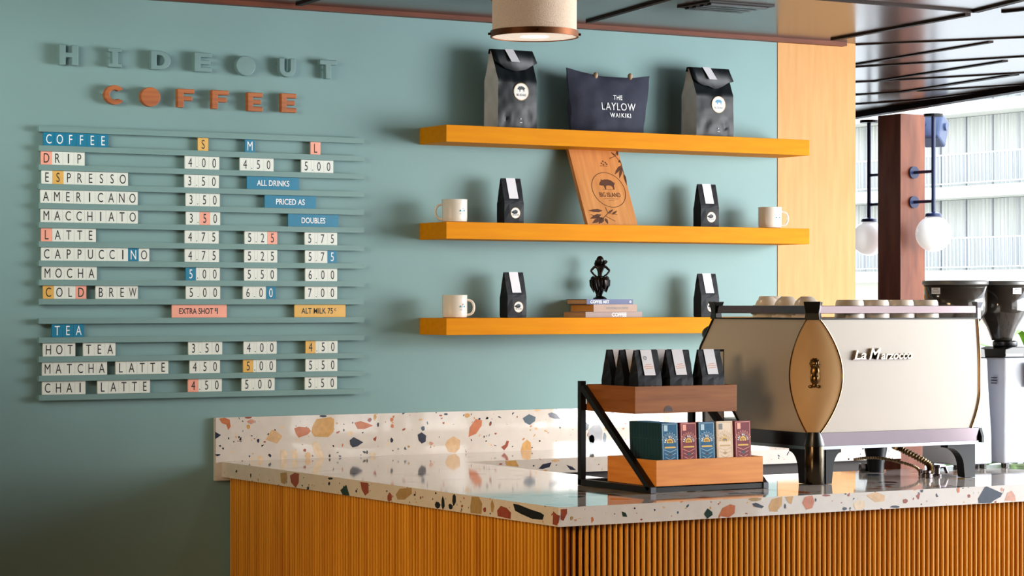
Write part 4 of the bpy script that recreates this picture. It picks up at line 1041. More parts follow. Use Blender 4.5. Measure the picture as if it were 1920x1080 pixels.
# ================================================================== display rack
KX0, KX1, KF, KB = 3.948, 4.368, -1.965, -1.570
rack = thing('display_rack', 'two-tier rack of black square steel with wooden trays on the countertop corner', 'display rack', ((KX0 + KX1) / 2, (KF + KB) / 2, CT))
T = 0.0185
def sqbar(mb, p, q, t=T):
    p = Vector(p); q = Vector(q); d = (q - p).normalized(); u = Vector((1, 0, 0)); v = d.cross(u).normalized()
    if abs(d.x) > .9: u = Vector((0, 0, 1)); v = d.cross(u).normalized()
    vs = [w + u * a * t / 2 + v * b * t / 2 for w in (p, q) for a, b in ((-1, -1), (1, -1), (1, 1), (-1, 1))]
    mb.add(vs, [(0, 1, 2, 3), (4, 7, 6, 5), (0, 4, 5, 1), (1, 5, 6, 2), (2, 6, 7, 3), (3, 7, 4, 0)])
for X in (KX0 + T / 2, KX1 - T / 2):
    mb = MB(); zc = CT + T / 2 + .0004
    sqbar(mb, (X, KF + .002, zc), (X, KB, zc)); sqbar(mb, (X, KB - T / 2, zc - T / 2), (X, KB - T / 2, 1.364))
    sqbar(mb, (X, KB - T, 1.345), (X, KF + .012, zc + .002))
    fr = part('side_frame', mb, 'black_steel', rack, bevel=.001)
    part('end_cap', MB().box((X - T / 2 + .0005, KF + .0012, CT + .001), (X + T / 2 - .0005, KF + .0022, CT + T - .001)), 'steel_cap', fr)
mb = MB(); sqbar(mb, (KX0 + T, KB - T / 2, CT + T / 2 + .0004), (KX1 - T, KB - T / 2, CT + T / 2 + .0004)); part('cross_bar', mb, 'black_steel', rack)
mb = MB(); sqbar(mb, (KX0 + T, KF + .012, CT + T / 2 + .0002), (KX1 - T, KF + .012, CT + T / 2 + .0002), .014); part('cross_bar', mb, 'black_steel', rack)
mb = MB(); sqbar(mb, (KX0 + T, KB - T / 2, 1.285), (KX1 - T, KB - T / 2, 1.285)); part('cross_bar', mb, 'black_steel', rack)
def tray(x0, x1, y0, y1, z0, z1, mat, t=.010, fl=.008):
    mb = MB(); mb.box((x0, y0, z0), (x1, y0 + t, z1)); mb.box((x0, y1 - t, z0), (x1, y1, z1)); mb.box((x0, y0 + t, z0), (x0 + t, y1 - t, z1)); mb.box((x1 - t, y0 + t, z0), (x1, y1 - t, z1))
    mb.box((x0 + t, y0 + t, z0), (x1 - t, y1 - t, z0 + fl))
    return part('tray', mb, mat, rack, bevel=.0012)
UX0, UX1 = KX0 + T + .001, KX1 - T - .016
UF = -1.852
ut = tray(UX0, UX1, UF, KB - T - .001, 1.275, 1.3545, 'tray_walnut', fl=.021); ut['label'] = 'brown walnut upper tray'
lt = tray(UX0, KX1 - T - .001, -1.962, -1.705, CT + T + .0015, 1.1455, 'tray_pine'); lt['label'] = 'orange pine lower tray'
kp = on_y(1253, 760, UF); mb = MB(); mb.prism(circle(kp.x, 1.2795, .0150, 16, a0=0, a1=PI, ry=.017), UF - .0006, UF + .001, lambda u, v, w: (u, w, v)); part('knot', mb, 'knot', ut)
# bags in the upper tray
fz = 1.275 + .0215
grp = 'coffee bags in the display rack'
c1 = on_y(1219, 690, -1.835).x; c2 = on_y(1278, 690, -1.835).x; c3_ = on_y(1337, 690, -1.835).x
b1 = make_bag('coffee_bag', 'front black coffee bag at the left of the upper rack tray, ring on its label', grp, seed=11, marks=2, loc=(c1, -1.810, fz), h=.163)
bc = make_bag('coffee_bag', 'black coffee bag in the middle of the upper rack tray, facing front', grp, seed=12, marks=1, loc=(c2, -1.810, fz), h=.163)
dup(bc, (c3_, -1.810, fz), 'black coffee bag at the right end of the upper rack tray', grp, rotz=.03)
dup(bc, (c1 - .008, -1.745, fz), 'black coffee bag second from the front in the left row of the upper tray', grp, rotz=-.02)
dup(bc, (c1 - .012, -1.681, fz), 'rearmost black coffee bag in the left row of the upper rack tray', grp, rotz=.02)
dup(bc, (c2 - .004, -1.735, fz), 'black coffee bag hidden behind the middle bag of the upper rack tray', grp, rotz=.02)
# chocolate boxes in the lower tray
BW, BD, BH = .0570, .0142, .172
def make_box(col, label, loc, group):
    root = thing('coffee_box', label, 'box', loc, 0, group); root.rotation_euler = (-.05, 0, 0)
    bd = MB(); bd.box((-BW / 2, -BD / 2, 0), (BW / 2, BD / 2 - .0006, BH)); side = 'box_side' if col == 'blue' else ('box_maroon' if col == 'maroon' else 'box_cream')
    part('carton', bd, side, root, local=True)
    mb = MB(); y = -BD / 2 - .0004; f = lambda u, v, d=0: (u, y - d, v)
    mb.poly([f(-BW / 2, 0), f(BW / 2, 0), f(BW / 2, BH), f(-BW / 2, BH)], 0)
    y2 = lambda u, v, d=0: (u, y - .0003, v); y3 = lambda u, v, d=0: (u, y - .0006, v)
    e = .003
    for a, b, c, d in ((-BW / 2 + e, e, -BW / 2 + e + .0012, BH - e), (BW / 2 - e - .0012, e, BW / 2 - e, BH - e), (-BW / 2 + e, BH - e - .0012, BW / 2 - e, BH - e), (-BW / 2 + e, e, BW / 2 - e, e + .0012)):
        mb.poly([y2(a, b), y2(c, b), y2(c, d), y2(a, d)], 2)
    cv = BH * .68
    mb.poly([y2(u, v) for u, v in circle(0, cv - .002, .0115, 18, a0=-.15, a1=PI + .15)], 3)
    boar(mb, 0, cv + .001, .016, y3, 4)
    for i, chh in enumerate('BIG ISLAND'):
        if chh == ' ': continue
        an = PI * (1 - (i + .5) / 10); r = .0175
        cx, cy = r * math.cos(an), cv - .003 + r * math.sin(an); rot = an - PI / 2
        put_text(mb, chh, .0036, .0058, lambda u, v, d: y3(cx + u * math.cos(rot) - v * math.sin(rot), cy + u * math.sin(rot) + v * math.cos(rot)), 1, bold=.02)
    ring(mb, 0, cv - .003, .0225, .0232, y2, 2, 24, .25, PI - .25); ring(mb, 0, cv - .003, .0262, .0268, y2, 2, 24, .5, PI - .5)
    for k in range(9):
        an = .35 + (PI - .7) * k / 8; c_, s_ = math.cos(an), math.sin(an)
        mb.poly([y2(.0272 * c_, cv - .003 + .0272 * s_), y2(.0285 * c_ - .0012 * s_, cv - .003 + .0285 * s_ + .0012 * c_), y2(.031 * c_, cv - .003 + .031 * s_), y2(.0285 * c_ + .0012 * s_, cv - .003 + .0285 * s_ - .0012 * c_)], 2)
    mb.poly([y2(-.018, cv - .014), y2(.018, cv - .014), y2(.020, cv - .0185), y2(-.020, cv - .0185)], 3 if col != 'cream' else 2)
    for k in range(3):
        zz = BH * .50 - .011 * k; ww = .022 - .003 * k
        for sgn in (-1, 1): mb.poly([y2(0, zz), y2(sgn * ww, zz + .008), y2(sgn * ww, zz + .0092), y2(0, zz + .0014)], 2)
    mb.poly([y2(0, BH * .43), y2(.009, BH * .43 + .005), y2(0, BH * .43 + .010), y2(-.009, BH * .43 + .005)], 1 if col == 'cream' else 5)
    mb.poly([y3(-BW * .36, BH * .86), y3(-BW * .14, BH * .86), y3(-BW * .14, BH * .96), y3(-BW * .36, BH * .96)], 2 if col != 'cream' else 4)
    cm = {'blue': ['box_blue', 'ink_white', 'box_pale', 'box_gold', 'dark_brass', 'box_side'], 'maroon': ['box_maroon', 'ink_white', 'tile_pink', 'box_gold', 'dark_brass', 'box_side'], 'cream': ['box_cream', 'sticker_gold', 'sticker_gold', 'box_gold', 'ink_grey', 'sticker_gold']}[col]
    part('front_print', mb, cm, root, local=True, label='%s printed front with white letters arched over a gold sun' % col)
    return root
xs = [on_y((a + b) / 2, 860, -1.945).x for a, b in ((1244, 1276), (1279, 1311), (1313, 1345), (1347, 1379), (1382, 1412))]
bz = CT + T + .0015 + .0085
gb = 'coffee boxes in the lower tray'
fy = -1.933
bb = make_box('blue', 'front blue box at the left end of the lower rack tray', (xs[0], fy, bz), gb)
for k in range(1, 11):
    lb = 'dark blue box in the left row, %s behind the front one, lower rack tray' % (ORD[k - 1] if k > 1 else 'directly')
    dup(bb, (xs[0] - .0004 * k, fy + .0148 * k, bz), lb, gb).rotation_euler = (-.05, 0, 0)
bm_ = make_box('maroon', 'maroon box between the two blue boxes in the lower rack tray', (xs[1], fy, bz), gb)
dup(bb, (xs[2], fy, bz), 'blue box between the maroon and cream boxes in the lower rack tray', gb).rotation_euler = (-.05, 0, 0)
make_box('cream', 'only cream box, fourth along the front of the lower rack tray', (xs[3], fy, bz), gb)
dup(bm_, (xs[4], fy, bz), 'maroon box at the right end of the lower rack tray', gb).rotation_euler = (-.05, 0, 0)
# small white card in black frame behind the rack
cp = on_y(1363, 718, -1.66); cf_ = thing('card_stand', 'small white card in black frame standing behind the rightmost bag of the rack', 'card', (cp.x, -1.62, CT))
mb = MB(); mb.box((cp.x - .06, -1.622, CT + .0005), (cp.x + .017, -1.614, 1.455)); part('frame', mb, 'black_plastic', cf_)
part('card', MB().box((cp.x - .055, -1.6232, 1.20), (cp.x + .013, -1.6222, 1.448)), 'ink_white', cf_)

# ================================================================== espresso machine
MX0, MX1, MY0 = 4.556, 5.212, -1.932
ZB, ZT = 1.2065, 1.5475
em = thing('espresso_machine', 'cream espresso machine with gold lens-shaped corner and chrome cup rail on the front counter', 'espresso machine', ((MX0 + MX1) / 2, -1.68, CT))
def setb(z):
    t = (z - ZB) / (ZT - ZB); return 0.020 + 0.092 * max(0, math.sin(PI * min(max(t * .97 + .015, 0), 1))) ** 0.85
def xr(z):
    t = (z - ZB) / (ZT - ZB); return MX1 - 0.002 - 0.036 * max(0, (.34 - t) / .34) ** 1.6 - 0.010 * max(0, (t - .55) / .45) ** 1.5
def yb_(z):
    P_ = [(1.2065, -1.575), (1.262, -1.525), (1.33, -1.40), (1.406, -1.33), (1.458, -1.35), (1.5475, -1.42)]
    for (a, ya), (b, yb2) in zip(P_, P_[1:]):
        if z <= b: return ya + (yb2 - ya) * (z - a) / (b - a)
    return P_[-1][1]
NZ = 28; mb = MB(); vs = []; fs = []
for k in range(NZ + 1):
    z = ZB + (ZT - ZB) * k / NZ; s = setb(z)
    vs += [(xr(z), MY0, z), (MX0 + s, MY0, z), (MX0, MY0 + s, z), (MX0, yb_(z), z), (xr(z), yb_(z), z)]
for k in range(NZ):
    for q in range(5):
        q2 = (q + 1) % 5; fs.append((k * 5 + q, k * 5 + q2, (k + 1) * 5 + q2, (k + 1) * 5 + q))
fs += [(0, 1, 2, 3, 4), tuple(NZ * 5 + q for q in range(5))]
mb.add(vs, fs); body = part('body', mb, 'cream_enamel', em)
lens = MB(); NU = 10; vs = []
for k in range(NZ + 1):
    z = ZB + (ZT - ZB) * k / NZ; s = setb(z) ; a = Vector((MX0 + s, MY0 - .001, z)); b = Vector((MX0 - .001, MY0 + s, z)); nrm = Vector((-1, -1, 0)).normalized()
    for i in range(NU + 1):
        u = i / NU; vs.append(a.lerp(b, u) + nrm * (.0012 + s * .22 * (1 - (2 * u - 1) ** 2)))
lens.add(vs, [(k * (NU + 1) + i, k * (NU + 1) + i + 1, (k + 1) * (NU + 1) + i + 1, (k + 1) * (NU + 1) + i) for k in range(NZ) for i in range(NU)])
lp = part('corner_lens', lens, 'lens_gold', em, smooth=True, label='gold-cream lens-shaped corner panel')
for q in (0, 1):
    pts_ = []
    for k in range(NZ + 1):
        z = ZB + (ZT - ZB) * k / NZ; s = setb(z); pts_.append((MX0 + s, MY0 - .002, z) if q == 0 else (MX0 - .002, MY0 + s, z))
    part('lens_trim', MB().tube(pts_, .0026, 8), 'brass', em, smooth=True)
part('end_trim', MB().tube([(xr(ZB + (ZT - ZB) * k / NZ) + .004, MY0 - .001, ZB + (ZT - ZB) * k / NZ) for k in range(NZ + 1)], .0045, 8), 'brass', em, smooth=True)
mb = MB(); mb.tube([(MX0 - .001, yb_(ZB + (ZT - ZB) * k / NZ) + .001, ZB + (ZT - ZB) * k / NZ) for k in range(NZ + 1)], .004, 8); part('side_edge', mb, 'black_plastic', em, smooth=True)
# lion emblem on the lens: seated lion holding a shield, in relief
lc = Vector((MX0 + .052, MY0 + .052, 1.385)) + Vector((-1, -1, 0)).normalized() * (.026)
tr = Vector((1, -1, 0)).normalized(); nr = Vector((-1, -1, 0)).normalized()
LMAT = Matrix((( tr.x, nr.x, 0, lc.x), (tr.y, nr.y, 0, lc.y), (0, 0, 1, lc.z), (0, 0, 0, 1)))
mb = MB()
B_ = lambda x, z, r, sx=1, sz_=1, y=0: mb.ball((x, y, z), r, seg=12, rings=8, sc=(sx, .45, sz_), mat=LMAT)
B_(0, .030, .0145, 1, 1.05); B_(0, .030, .008, .9, 1.1, .005); B_(0, .024, .005, 1, .8, .009)
for k in range(10): 
    a = 2 * PI * k / 10; B_(.012 * math.cos(a), .030 + .0125 * math.sin(a), .005)
B_(0, .006, .0135, 1, 1.35); B_(0, -.018, .0135, .95, 1.3); B_(-.009, -.012, .006, .8, 2.6, .004); B_(.009, -.010, .006, .8, 2.8, .004)
B_(.002, -.016, .009, 1, 1.3, .006); B_(-.012, -.040, .007, 1.2, .7, .002); B_(.012, -.040, .007, 1.2, .7, .002); B_(0, -.036, .009, 1, .8)
part('lion_emblem', mb, 'dark_brass', em, smooth=True, label='small brass lion badge')
# script badge
a = on_y(1597, 684, MY0); b = on_y(1706, 684, MY0)
mb = MB(); wtot = b.x - a.x
f = lambda cx, cz: (lambda u, v, d: (cx + u, MY0 - .006 - d * .9, cz + v))
put_text(mb, 'La', wtot * .20, .028, f(a.x + wtot * .11, 1.4405), extrude=.006, shear=.25, bold=.012)
put_text(mb, 'M', wtot * .20, .034, f(a.x + wtot * .36, 1.443), extrude=.006, shear=.3, bold=.012)
put_text(mb, 'arzocco', wtot * .54, .0175, f(a.x + wtot * .735, 1.4345), extrude=.006, shear=.25, bold=.016)
part('script_badge', mb, 'badge_metal', em, label='raised metal script badge')
mb = MB(); mb.box((a.x, MY0 - .005, 1.4245), (b.x, MY0 - .0005, 1.4275)); part('badge_bar', mb, 'chrome', em)
# chrome skirt with bright lower lip
def band(mb, z0, z1, o0, o1):
    vs = []
    for z, o in ((z0, o0), (z1, o1)):
        vs += [(MX1 - .004 + o * .3, MY0 - o, z), (MX0 + .03, MY0 - o, z), (MX0 - o, MY0 + .03, z), (MX0 - o, -1.43, z), (MX1 - .004 + o * .3, -1.43, z)]
    mb.add(vs, [(i, (i + 1) % 5, 5 + (i + 1) % 5, 5 + i) for i in range(5)] + [(0, 1, 2, 3, 4), (5, 6, 7, 8, 9)])
mb = MB(); band(mb, 1.1665, ZB - .0005, .004, .004); part('skirt', mb, 'chrome', em)
mb = MB(); band(mb, 1.156, 1.166, .008, .008); part('skirt_lip', mb, 'steel', em)
mb = MB(); mb.prism([(MY0 - .016, 1.160), (MY0 - .016, 1.178), (MY0 - .004, ZB), (-1.70, ZB), (-1.70, 1.158)], MX1 - .002, MX1 + .008, lambda u, v, w: (w, u, v)); part('skirt_end', mb, 'black_plastic', em)
mb = MB(); mb.box((MX0 - .004, MY0 - .004, ZT + .0003), (MX1 - .008, -1.415, ZT + .0045)); part('top_deck', mb, 'black_steel', em)
# drip tray lip beyond the left side
mb = MB(); mb.box((MX0 + .02, -1.56, 1.222), (MX1 - .05, -1.395, 1.232)); part('drip_tray', mb, 'steel', em)
# legs
def leg(mb, x, y, dx, dy, wtop=.092, wbot=.036, th=.034):
    pr_ = [(0, 1.156), (wtop, 1.156), (wtop, 1.146)] + [(wtop - (wtop - wbot) * math.sin(PI / 2 * i / 8), 1.146 - .062 * (1 - math.cos(PI / 2 * i / 8))) for i in range(1, 9)] + [(wbot - .004, CT + .001), (0, CT + .001)]
    if dx: mb.prism(pr_, y, y + th, lambda u, v, w: (x + dx * u, w, v))
    else: mb.prism(pr_, x, x + th, lambda u, v, w: (w, y + dy * u, v))
mb = MB(); leg(mb, MX0 + .055, MY0 + .006, 1, 0, wtop=.058, wbot=.026); leg(mb, MX0 + .006, MY0 + .050, 0, 1, wtop=.075, wbot=.03); mb.box((MX0 + .02, MY0 + .012, CT + .001), (MX0 + .06, MY0 + .06, 1.156)); part('leg', mb, 'leg_black', em)
cyl = MB(); cyl.lathe([(.0285, 1.051), (.030, 1.053), (.030, 1.165), (.026, 1.178)], (MX0 + .022, MY0 + .020, 0), 28); part('corner_column', cyl, 'gunmetal', em, smooth=True, label='dark polished cylinder at the front corner')
cyl = MB(); cyl.lathe([(.0305, 1.1655), (.031, 1.17), (.0235, 1.2085)], (MX0 + .022, MY0 + .020, 0), 28); part('column_cap', cyl, 'black_plastic', em, smooth=True)
mb = MB(); leg(mb, MX1 - .010, MY0 + .006, -1, 0, wtop=.112, wbot=.046); part('leg', mb, 'leg_black', em)
q = on_z(1642, 885, CT)
mb = MB(); mb.lathe([(.026, CT + .001), (.028, CT + .03), (.036, 1.12), (.040, 1.156)], (q.x, q.y, 0), 16); part('leg', mb, 'leg_black', em, smooth=True)
mb = MB(); mb.lathe([(.026, CT + .001), (.028, CT + .03), (.036, 1.12), (.040, 1.156)], (MX0 + .045, -1.47, 0), 16); part('leg', mb, 'leg_black', em, smooth=True)
# cup rail
def post(x, y, r0, r1, mat, rot=PI / 4):
    mb = MB(); vs = []
    lv = [(ZT + .0003, r0), (ZT + .020, r0 * .86), (ZT + .035, r0 * .98), (ZT + .055, r1)]
    for z, r in lv:
        for k in range(4):
            a_ = rot + PI / 4 + PI / 2 * k; vs.append((x + r * 1.414 * math.cos(a_), y + r * 1.414 * math.sin(a_), z))
    mb.add(vs, [(i * 4 + k, i * 4 + (k + 1) % 4, (i + 1) * 4 + (k + 1) % 4, (i + 1) * 4 + k) for i in range(3) for k in range(4)] + [(0, 1, 2, 3), (12, 13, 14, 15)])
    return part('rail_post', mb, mat, em, bevel=.002)
post(MX0 + .006, MY0 + .006, .0235, .0260, 'black_plastic'); post(MX0 + .006, -1.425, .014, .019, 'black_plastic', 0); post(MX1 - .001, MY0 + .006, .0085, .0145, 'grey_cap', 0); post(MX1 - .012, -1.425, .014, .018, 'black_plastic', 0)
rz0, rz1 = ZT + .0185, ZT + .0425
mb = MB(); mb.box((MX0 + .02, MY0 - .002, rz0), (MX1 - .014, MY0 + .005, rz1)); part('cup_rail', mb, 'chrome', em, bevel=.0015)
mb = MB(); mb.box((MX0 - .001, MY0 + .02, rz0), (MX0 + .006, -1.436, rz1)); part('cup_rail', mb, 'chrome', em, bevel=.0015)
mb = MB(); mb.box((MX1 - .020, MY0 + .02, rz0), (MX1 - .014, -1.436, rz1)); part('cup_rail', mb, 'chrome', em, bevel=.0015)
# steam knob at the far left
kp = on_x(1333, 626, MX0 + .03); mb = MB(); mb.tube([(MX0 + .03, kp.y - .04, kp.z), (MX0 + .03, kp.y, kp.z)], [.012, .012], 12); mb.tube([(MX0 + .03, kp.y - .005, kp.z), (MX0 + .03, kp.y + .006, kp.z), (MX0 + .03, kp.y + .022, kp.z)], [.024, .026, .020], 20); part('steam_knob', mb, 'black_plastic', em, smooth=True)
# screws on the right side edge
# ---- cups on top
ztop = ZT + .0048
def cup(label, loc, rot=(0, 0, 0), r=.046, h=.056, group='upturned cups on the machine'):
    root = thing('cup', label, 'cup', loc, 0, group); root.rotation_euler = rot
    prof = [(r, 0), (r * 1.0, .004), (r * .985, h * .55), (r * .93, h - .007), (r * .86, h - .001), (r * .80, h), (r * .55, h), (r * .52, h - .002)]
    part('cup_body', MB().lathe(prof, seg=36), 'cup_cream', root, local=True, smooth=True)
    return root
def bowl(label, loc, rot, r=.047, h=.062):
    root = thing('cup', label, 'cup', loc, 0, 'upturned cups on the machine'); root.rotation_euler = rot
    prof = [(r, 0), (r * .98, .006), (r * .90, h * .45), (r * .72, h * .8), (r * .5, h * .97), (r * .42, h), (r * .36, h + .003), (r * .3, h + .003)]
    part('cup_body', MB().lathe(prof, seg=36), 'cup_cream', root, local=True, smooth=True)
    hp = [(r * .86, 0, h * .52), (r * 1.12, 0, h * .56), (r * 1.32, 0, h * .40), (r * 1.26, 0, h * .20), (r * .97, 0, h * .16)]
    part('handle', MB().tube(hp, .0042, 8), 'cup_cream', root, local=True, smooth=True)
    return root
cx0 = on_y(1593, 597, MY0 + .06).x
for k in range(4):
    cup('upturned cream cup behind the cup rail, %s from the black corner post' % ORD[k], (cx0 + .0985 * k, MY0 + .060, ztop))
for k, yy in enumerate((-1.80, -1.70, -1.60)):
    bowl('upturned cup with handle on the left machine edge, %s' % ('nearest the corner post', 'in the middle of three', 'furthest from the corner post')[k], (MX0 + .078, yy, ztop + .0012), (0, 0.0, PI))
cup('upturned cream cup standing on the rear of the machine top, tallest at the left', (on_y(1446, 560, -1.485).x, -1.485, ztop), h=.068, r=.044)

# ---- braided hoses
def hose(label, pts_, r):
    P_ = [Vector(p) for p in pts_]; out = []; n_ = len(P_) - 1
    for i in range(n_):
        p0, p1, p2, p3 = P_[max(i - 1, 0)], P_[i], P_[i + 1], P_[min(i + 2, n_)]
        for k in range(24):
            t = k / 24; out.append(.5 * ((2 * p1) + (p2 - p0) * t + (2 * p0 - 5 * p1 + 4 * p2 - p3) * t * t + (3 * p1 - p0 - 3 * p2 + p3) * t ** 3))
    out.append(P_[-1]); rs = [r * (1.0 if i % 2 else .66) for i in range(len(out))]
    root = thing('hose', label, 'hose', tuple(P_[-1]), 0, 'metal hoses under the machine')
    part('corrugated_tube', MB().tube(out, rs, 12), 'hose_metal', root)
    e = P_[-1]; part('fitting', MB().lathe([(r * 1.6, -.002), (r * 1.6, .010), (r * 1.2, .012), (r * 1.2, .02)], tuple(e), 14), 'chrome', root, smooth=True)
e1 = on_z(1738, 896, CT); e1.z = CT + .003
e2 = on_z(1727, 893, CT); e2.z = CT + .003
hose('ribbed metal hose dropping steeply from the machine underside to the counter', [(4.98, -1.80, 1.150), (5.01, -1.79, 1.14), (5.07, e1.y + .01, 1.09), tuple(e1)], .0115)
hose('thin curved metal hose lying low under the machine', [(4.93, -1.66, 1.10), (5.00, -1.70, 1.105), (5.08, e2.y + .03, 1.08), tuple(e2)], .0055)
q = on_z(1757, 893, CT); root = thing('drain_fitting', 'small chrome pipe fitting on the counter under the machine', 'pipe fitting', (q.x, q.y, CT))
part('fitting_body', MB().lathe([(.014, .0008), (.014, .006), (.009, .008), (.009, .026), (.012, .028), (.012, .036)], seg=16), 'chrome', root, local=True, smooth=True)
part('spout', MB().tube([(0, 0, .03), (.03, 0, .03), (.04, 0, .01)], .006, 8), 'chrome', root, local=True, smooth=True)
# small things seen under the machine
q = on_y(1612, 866, -0.30); root = thing('wooden_box', 'small wooden box on the rear counter, seen under the machine', 'box', (q.x + .05, -0.26, CT))
part('box_body', MB().box((-.07, -.05, .0005), (.07, .05, .10)), 'tray_walnut', root, local=True, bevel=.002); part('lid', MB().box((-.072, -.052, .1003), (.072, .052, .112)), 'tray_walnut', root, local=True, bevel=.002)
q = on_z(1620, 884, CT); root = thing('steel_cup', 'small steel cup on the counter behind the machine legs', 'cup', (q.x, q.y, CT))
part('cup_wall', MB().lathe([(.016, .0006), (.0175, .004), (.0175, .026), (.016, .026), (.015, .006)], seg=20), 'steel', root, local=True, smooth=True)

# ================================================================== grinders
def grinder(label, x0, x1, y0, y1, hr, hx, hy, lab_ang, zoff=0.0):
    root = thing('coffee_grinder', label, 'coffee grinder', ((x0 + x1) / 2, (y0 + y1) / 2, CT), 0, 'coffee grinders')
    zb0, zt0 = CT + .016, 1.416
    tp = .020
    mb = MB(); vs = []
    for z, t in ((zb0, 0), (zb0 + .10, .002), (zt0 - .10, tp * .7), (zt0, tp)):
        vs += [(x0 + t * .6, y0 + t * .5, z), (x1 - t * .6, y0 + t * .5, z), (x1 - t * .6, y1 - t, z), (x0 + t * .6, y1 - t, z)]
    mb.add(vs, [(i * 4 + k, i * 4 + (k + 1) % 4, (i + 1) * 4 + (k + 1) % 4, (i + 1) * 4 + k) for i in range(3) for k in range(4)] + [(0, 1, 2, 3), (12, 13, 14, 15)])
    part('housing', mb, 'grinder_white', root, bevel=.006)
    for sx in (x0 + .022, x1 - .022):
        for sy in (y0 + .022, y1 - .022): part('rubber_foot', MB().lathe([(.011, CT + .0006), (.012, CT + .0165)], (sx, sy, 0), 14), 'black_plastic', root)
    cx, cy = (x0 + x1) / 2, (y0 + y1) / 2
    mb = MB(); mb.prism([(x0 + .022, zt0 + .0005), (x1 - .012, zt0 + .0005), (x1 - .016, zt0 + .030), (cx + .028, zt0 + .036), (cx - .03, zt0 + .036), (x0 + .024, zt0 + .028)], y0 + .02, y1 - .028, lambda u, v, w: (u, w, v)); part('burr_housing', mb, 'black_plastic', root, bevel=.002)
    part('adjusting_ring', MB().lathe([(.040, zt0 + .0365), (.042, zt0 + .04), (.042, zt0 + .052), (.036, zt0 + .056)], (cx, cy, 0), 28), 'black_plastic', root, smooth=True)
    mb = MB(); mb.box((x0 + .024, y0 + .0165, zt0 + .006), (cx + .01, y0 + .0195, zt0 + .012)); part('scale_plate', mb, 'steel', root)
    zh = zt0 + .0565
    H0 = 1.672
    prof = [(.034, zh), (.038, zh + .010), (hr * .62, zh + .045), (hr * .97, zh + .092), (hr, zh + .102), (hr * 1.01, H0 - .014)]
    ho = part('hopper', MB().lathe(prof, (hx, hy, 0), 40, cap=False), 'smoked', root, smooth=True, label='smoked plastic bean hopper')
    so = ho.modifiers.new('thick', 'SOLIDIFY'); so.thickness = .003
    part('hopper_lid', MB().lathe([(hr * 1.03, H0 - .014), (hr * 1.05, H0 - .012), (hr * 1.05, H0 - .003), (hr * 1.02, H0)], (hx, hy, 0), 40), 'hopper_lid', root, smooth=True)
    mb = MB(); zc = H0 - .034; w_ = .034 / hr
    n_ = 8; R_ = hr * 1.01 + .002
    vs = []
    for i in range(n_ + 1):
        a_ = lab_ang - w_ / 2 + w_ * i / n_; vs += [(hx + R_ * math.cos(a_), hy + R_ * math.sin(a_), zc - .010), (hx + R_ * math.cos(a_), hy + R_ * math.sin(a_), zc + .010)]
    mb.add(vs, [(2 * i, 2 * i + 2, 2 * i + 3, 2 * i + 1) for i in range(n_)])
    st_ = part('hopper_label', mb, 'label_paper', ho, label='white printed label')
    mb = MB(); R_ += .0006
    for q_, (za, ww, th) in enumerate(((.0045, .55, .003), (0, .8, .001), (-.003, .8, .001), (-.006, .8, .001))):
        vs = []
        for i in range(n_ + 1):
            a_ = lab_ang + (-w_ / 2 + w_ * i / n_) * ww; vs += [(hx + R_ * math.cos(a_), hy + R_ * math.sin(a_), zc + za), (hx + R_ * math.cos(a_), hy + R_ * math.sin(a_), zc + za + th)]
        mb.add(vs, [(2 * i, 2 * i + 2, 2 * i + 3, 2 * i + 1) for i in range(n_)])
    lines = part('print_lines', mb, 'ink_grey', root)
    return root
g1 = grinder('coffee grinder half hidden behind the espresso machine, with the wider smoked hopper', 5.365, 5.520, -1.650, -1.475, .104, 5.425, -1.575, -PI / 2 - 1.35)
g2 = grinder('rightmost coffee grinder, white body with black collar and smoked hopper', 5.560, 5.735, -1.662, -1.480, .083, 5.632, -1.572, -PI / 2 - .10)
mb = MB()
for k in range(3): mb.box((5.5585, -1.625 , 1.348 - .009 * k), (5.5598 + .003, -1.600, 1.351 - .009 * k))
part('vent_slots', mb, 'black_plastic', g2)
# clear doser on the right grinder
mb = MB(); mb.lathe([(.020, 1.33), (.026, 1.36), (.036, 1.40), (.037, 1.405)], (5.695, -1.708, 0), 24, cap=False); ds = part('doser_funnel', mb, 'clear_plastic', g2, smooth=True)
mb = MB(); mb.box((5.655, -1.670, 1.318), (5.735, -1.662, 1.402)); part('doser_bracket', mb, 'grinder_white', g2)
for zz in (1.325, 1.394): part('bracket_screw', MB().tube([(5.662, -1.6705, zz), (5.662, -1.674, zz)], .0035, 8), 'gunmetal', g2)

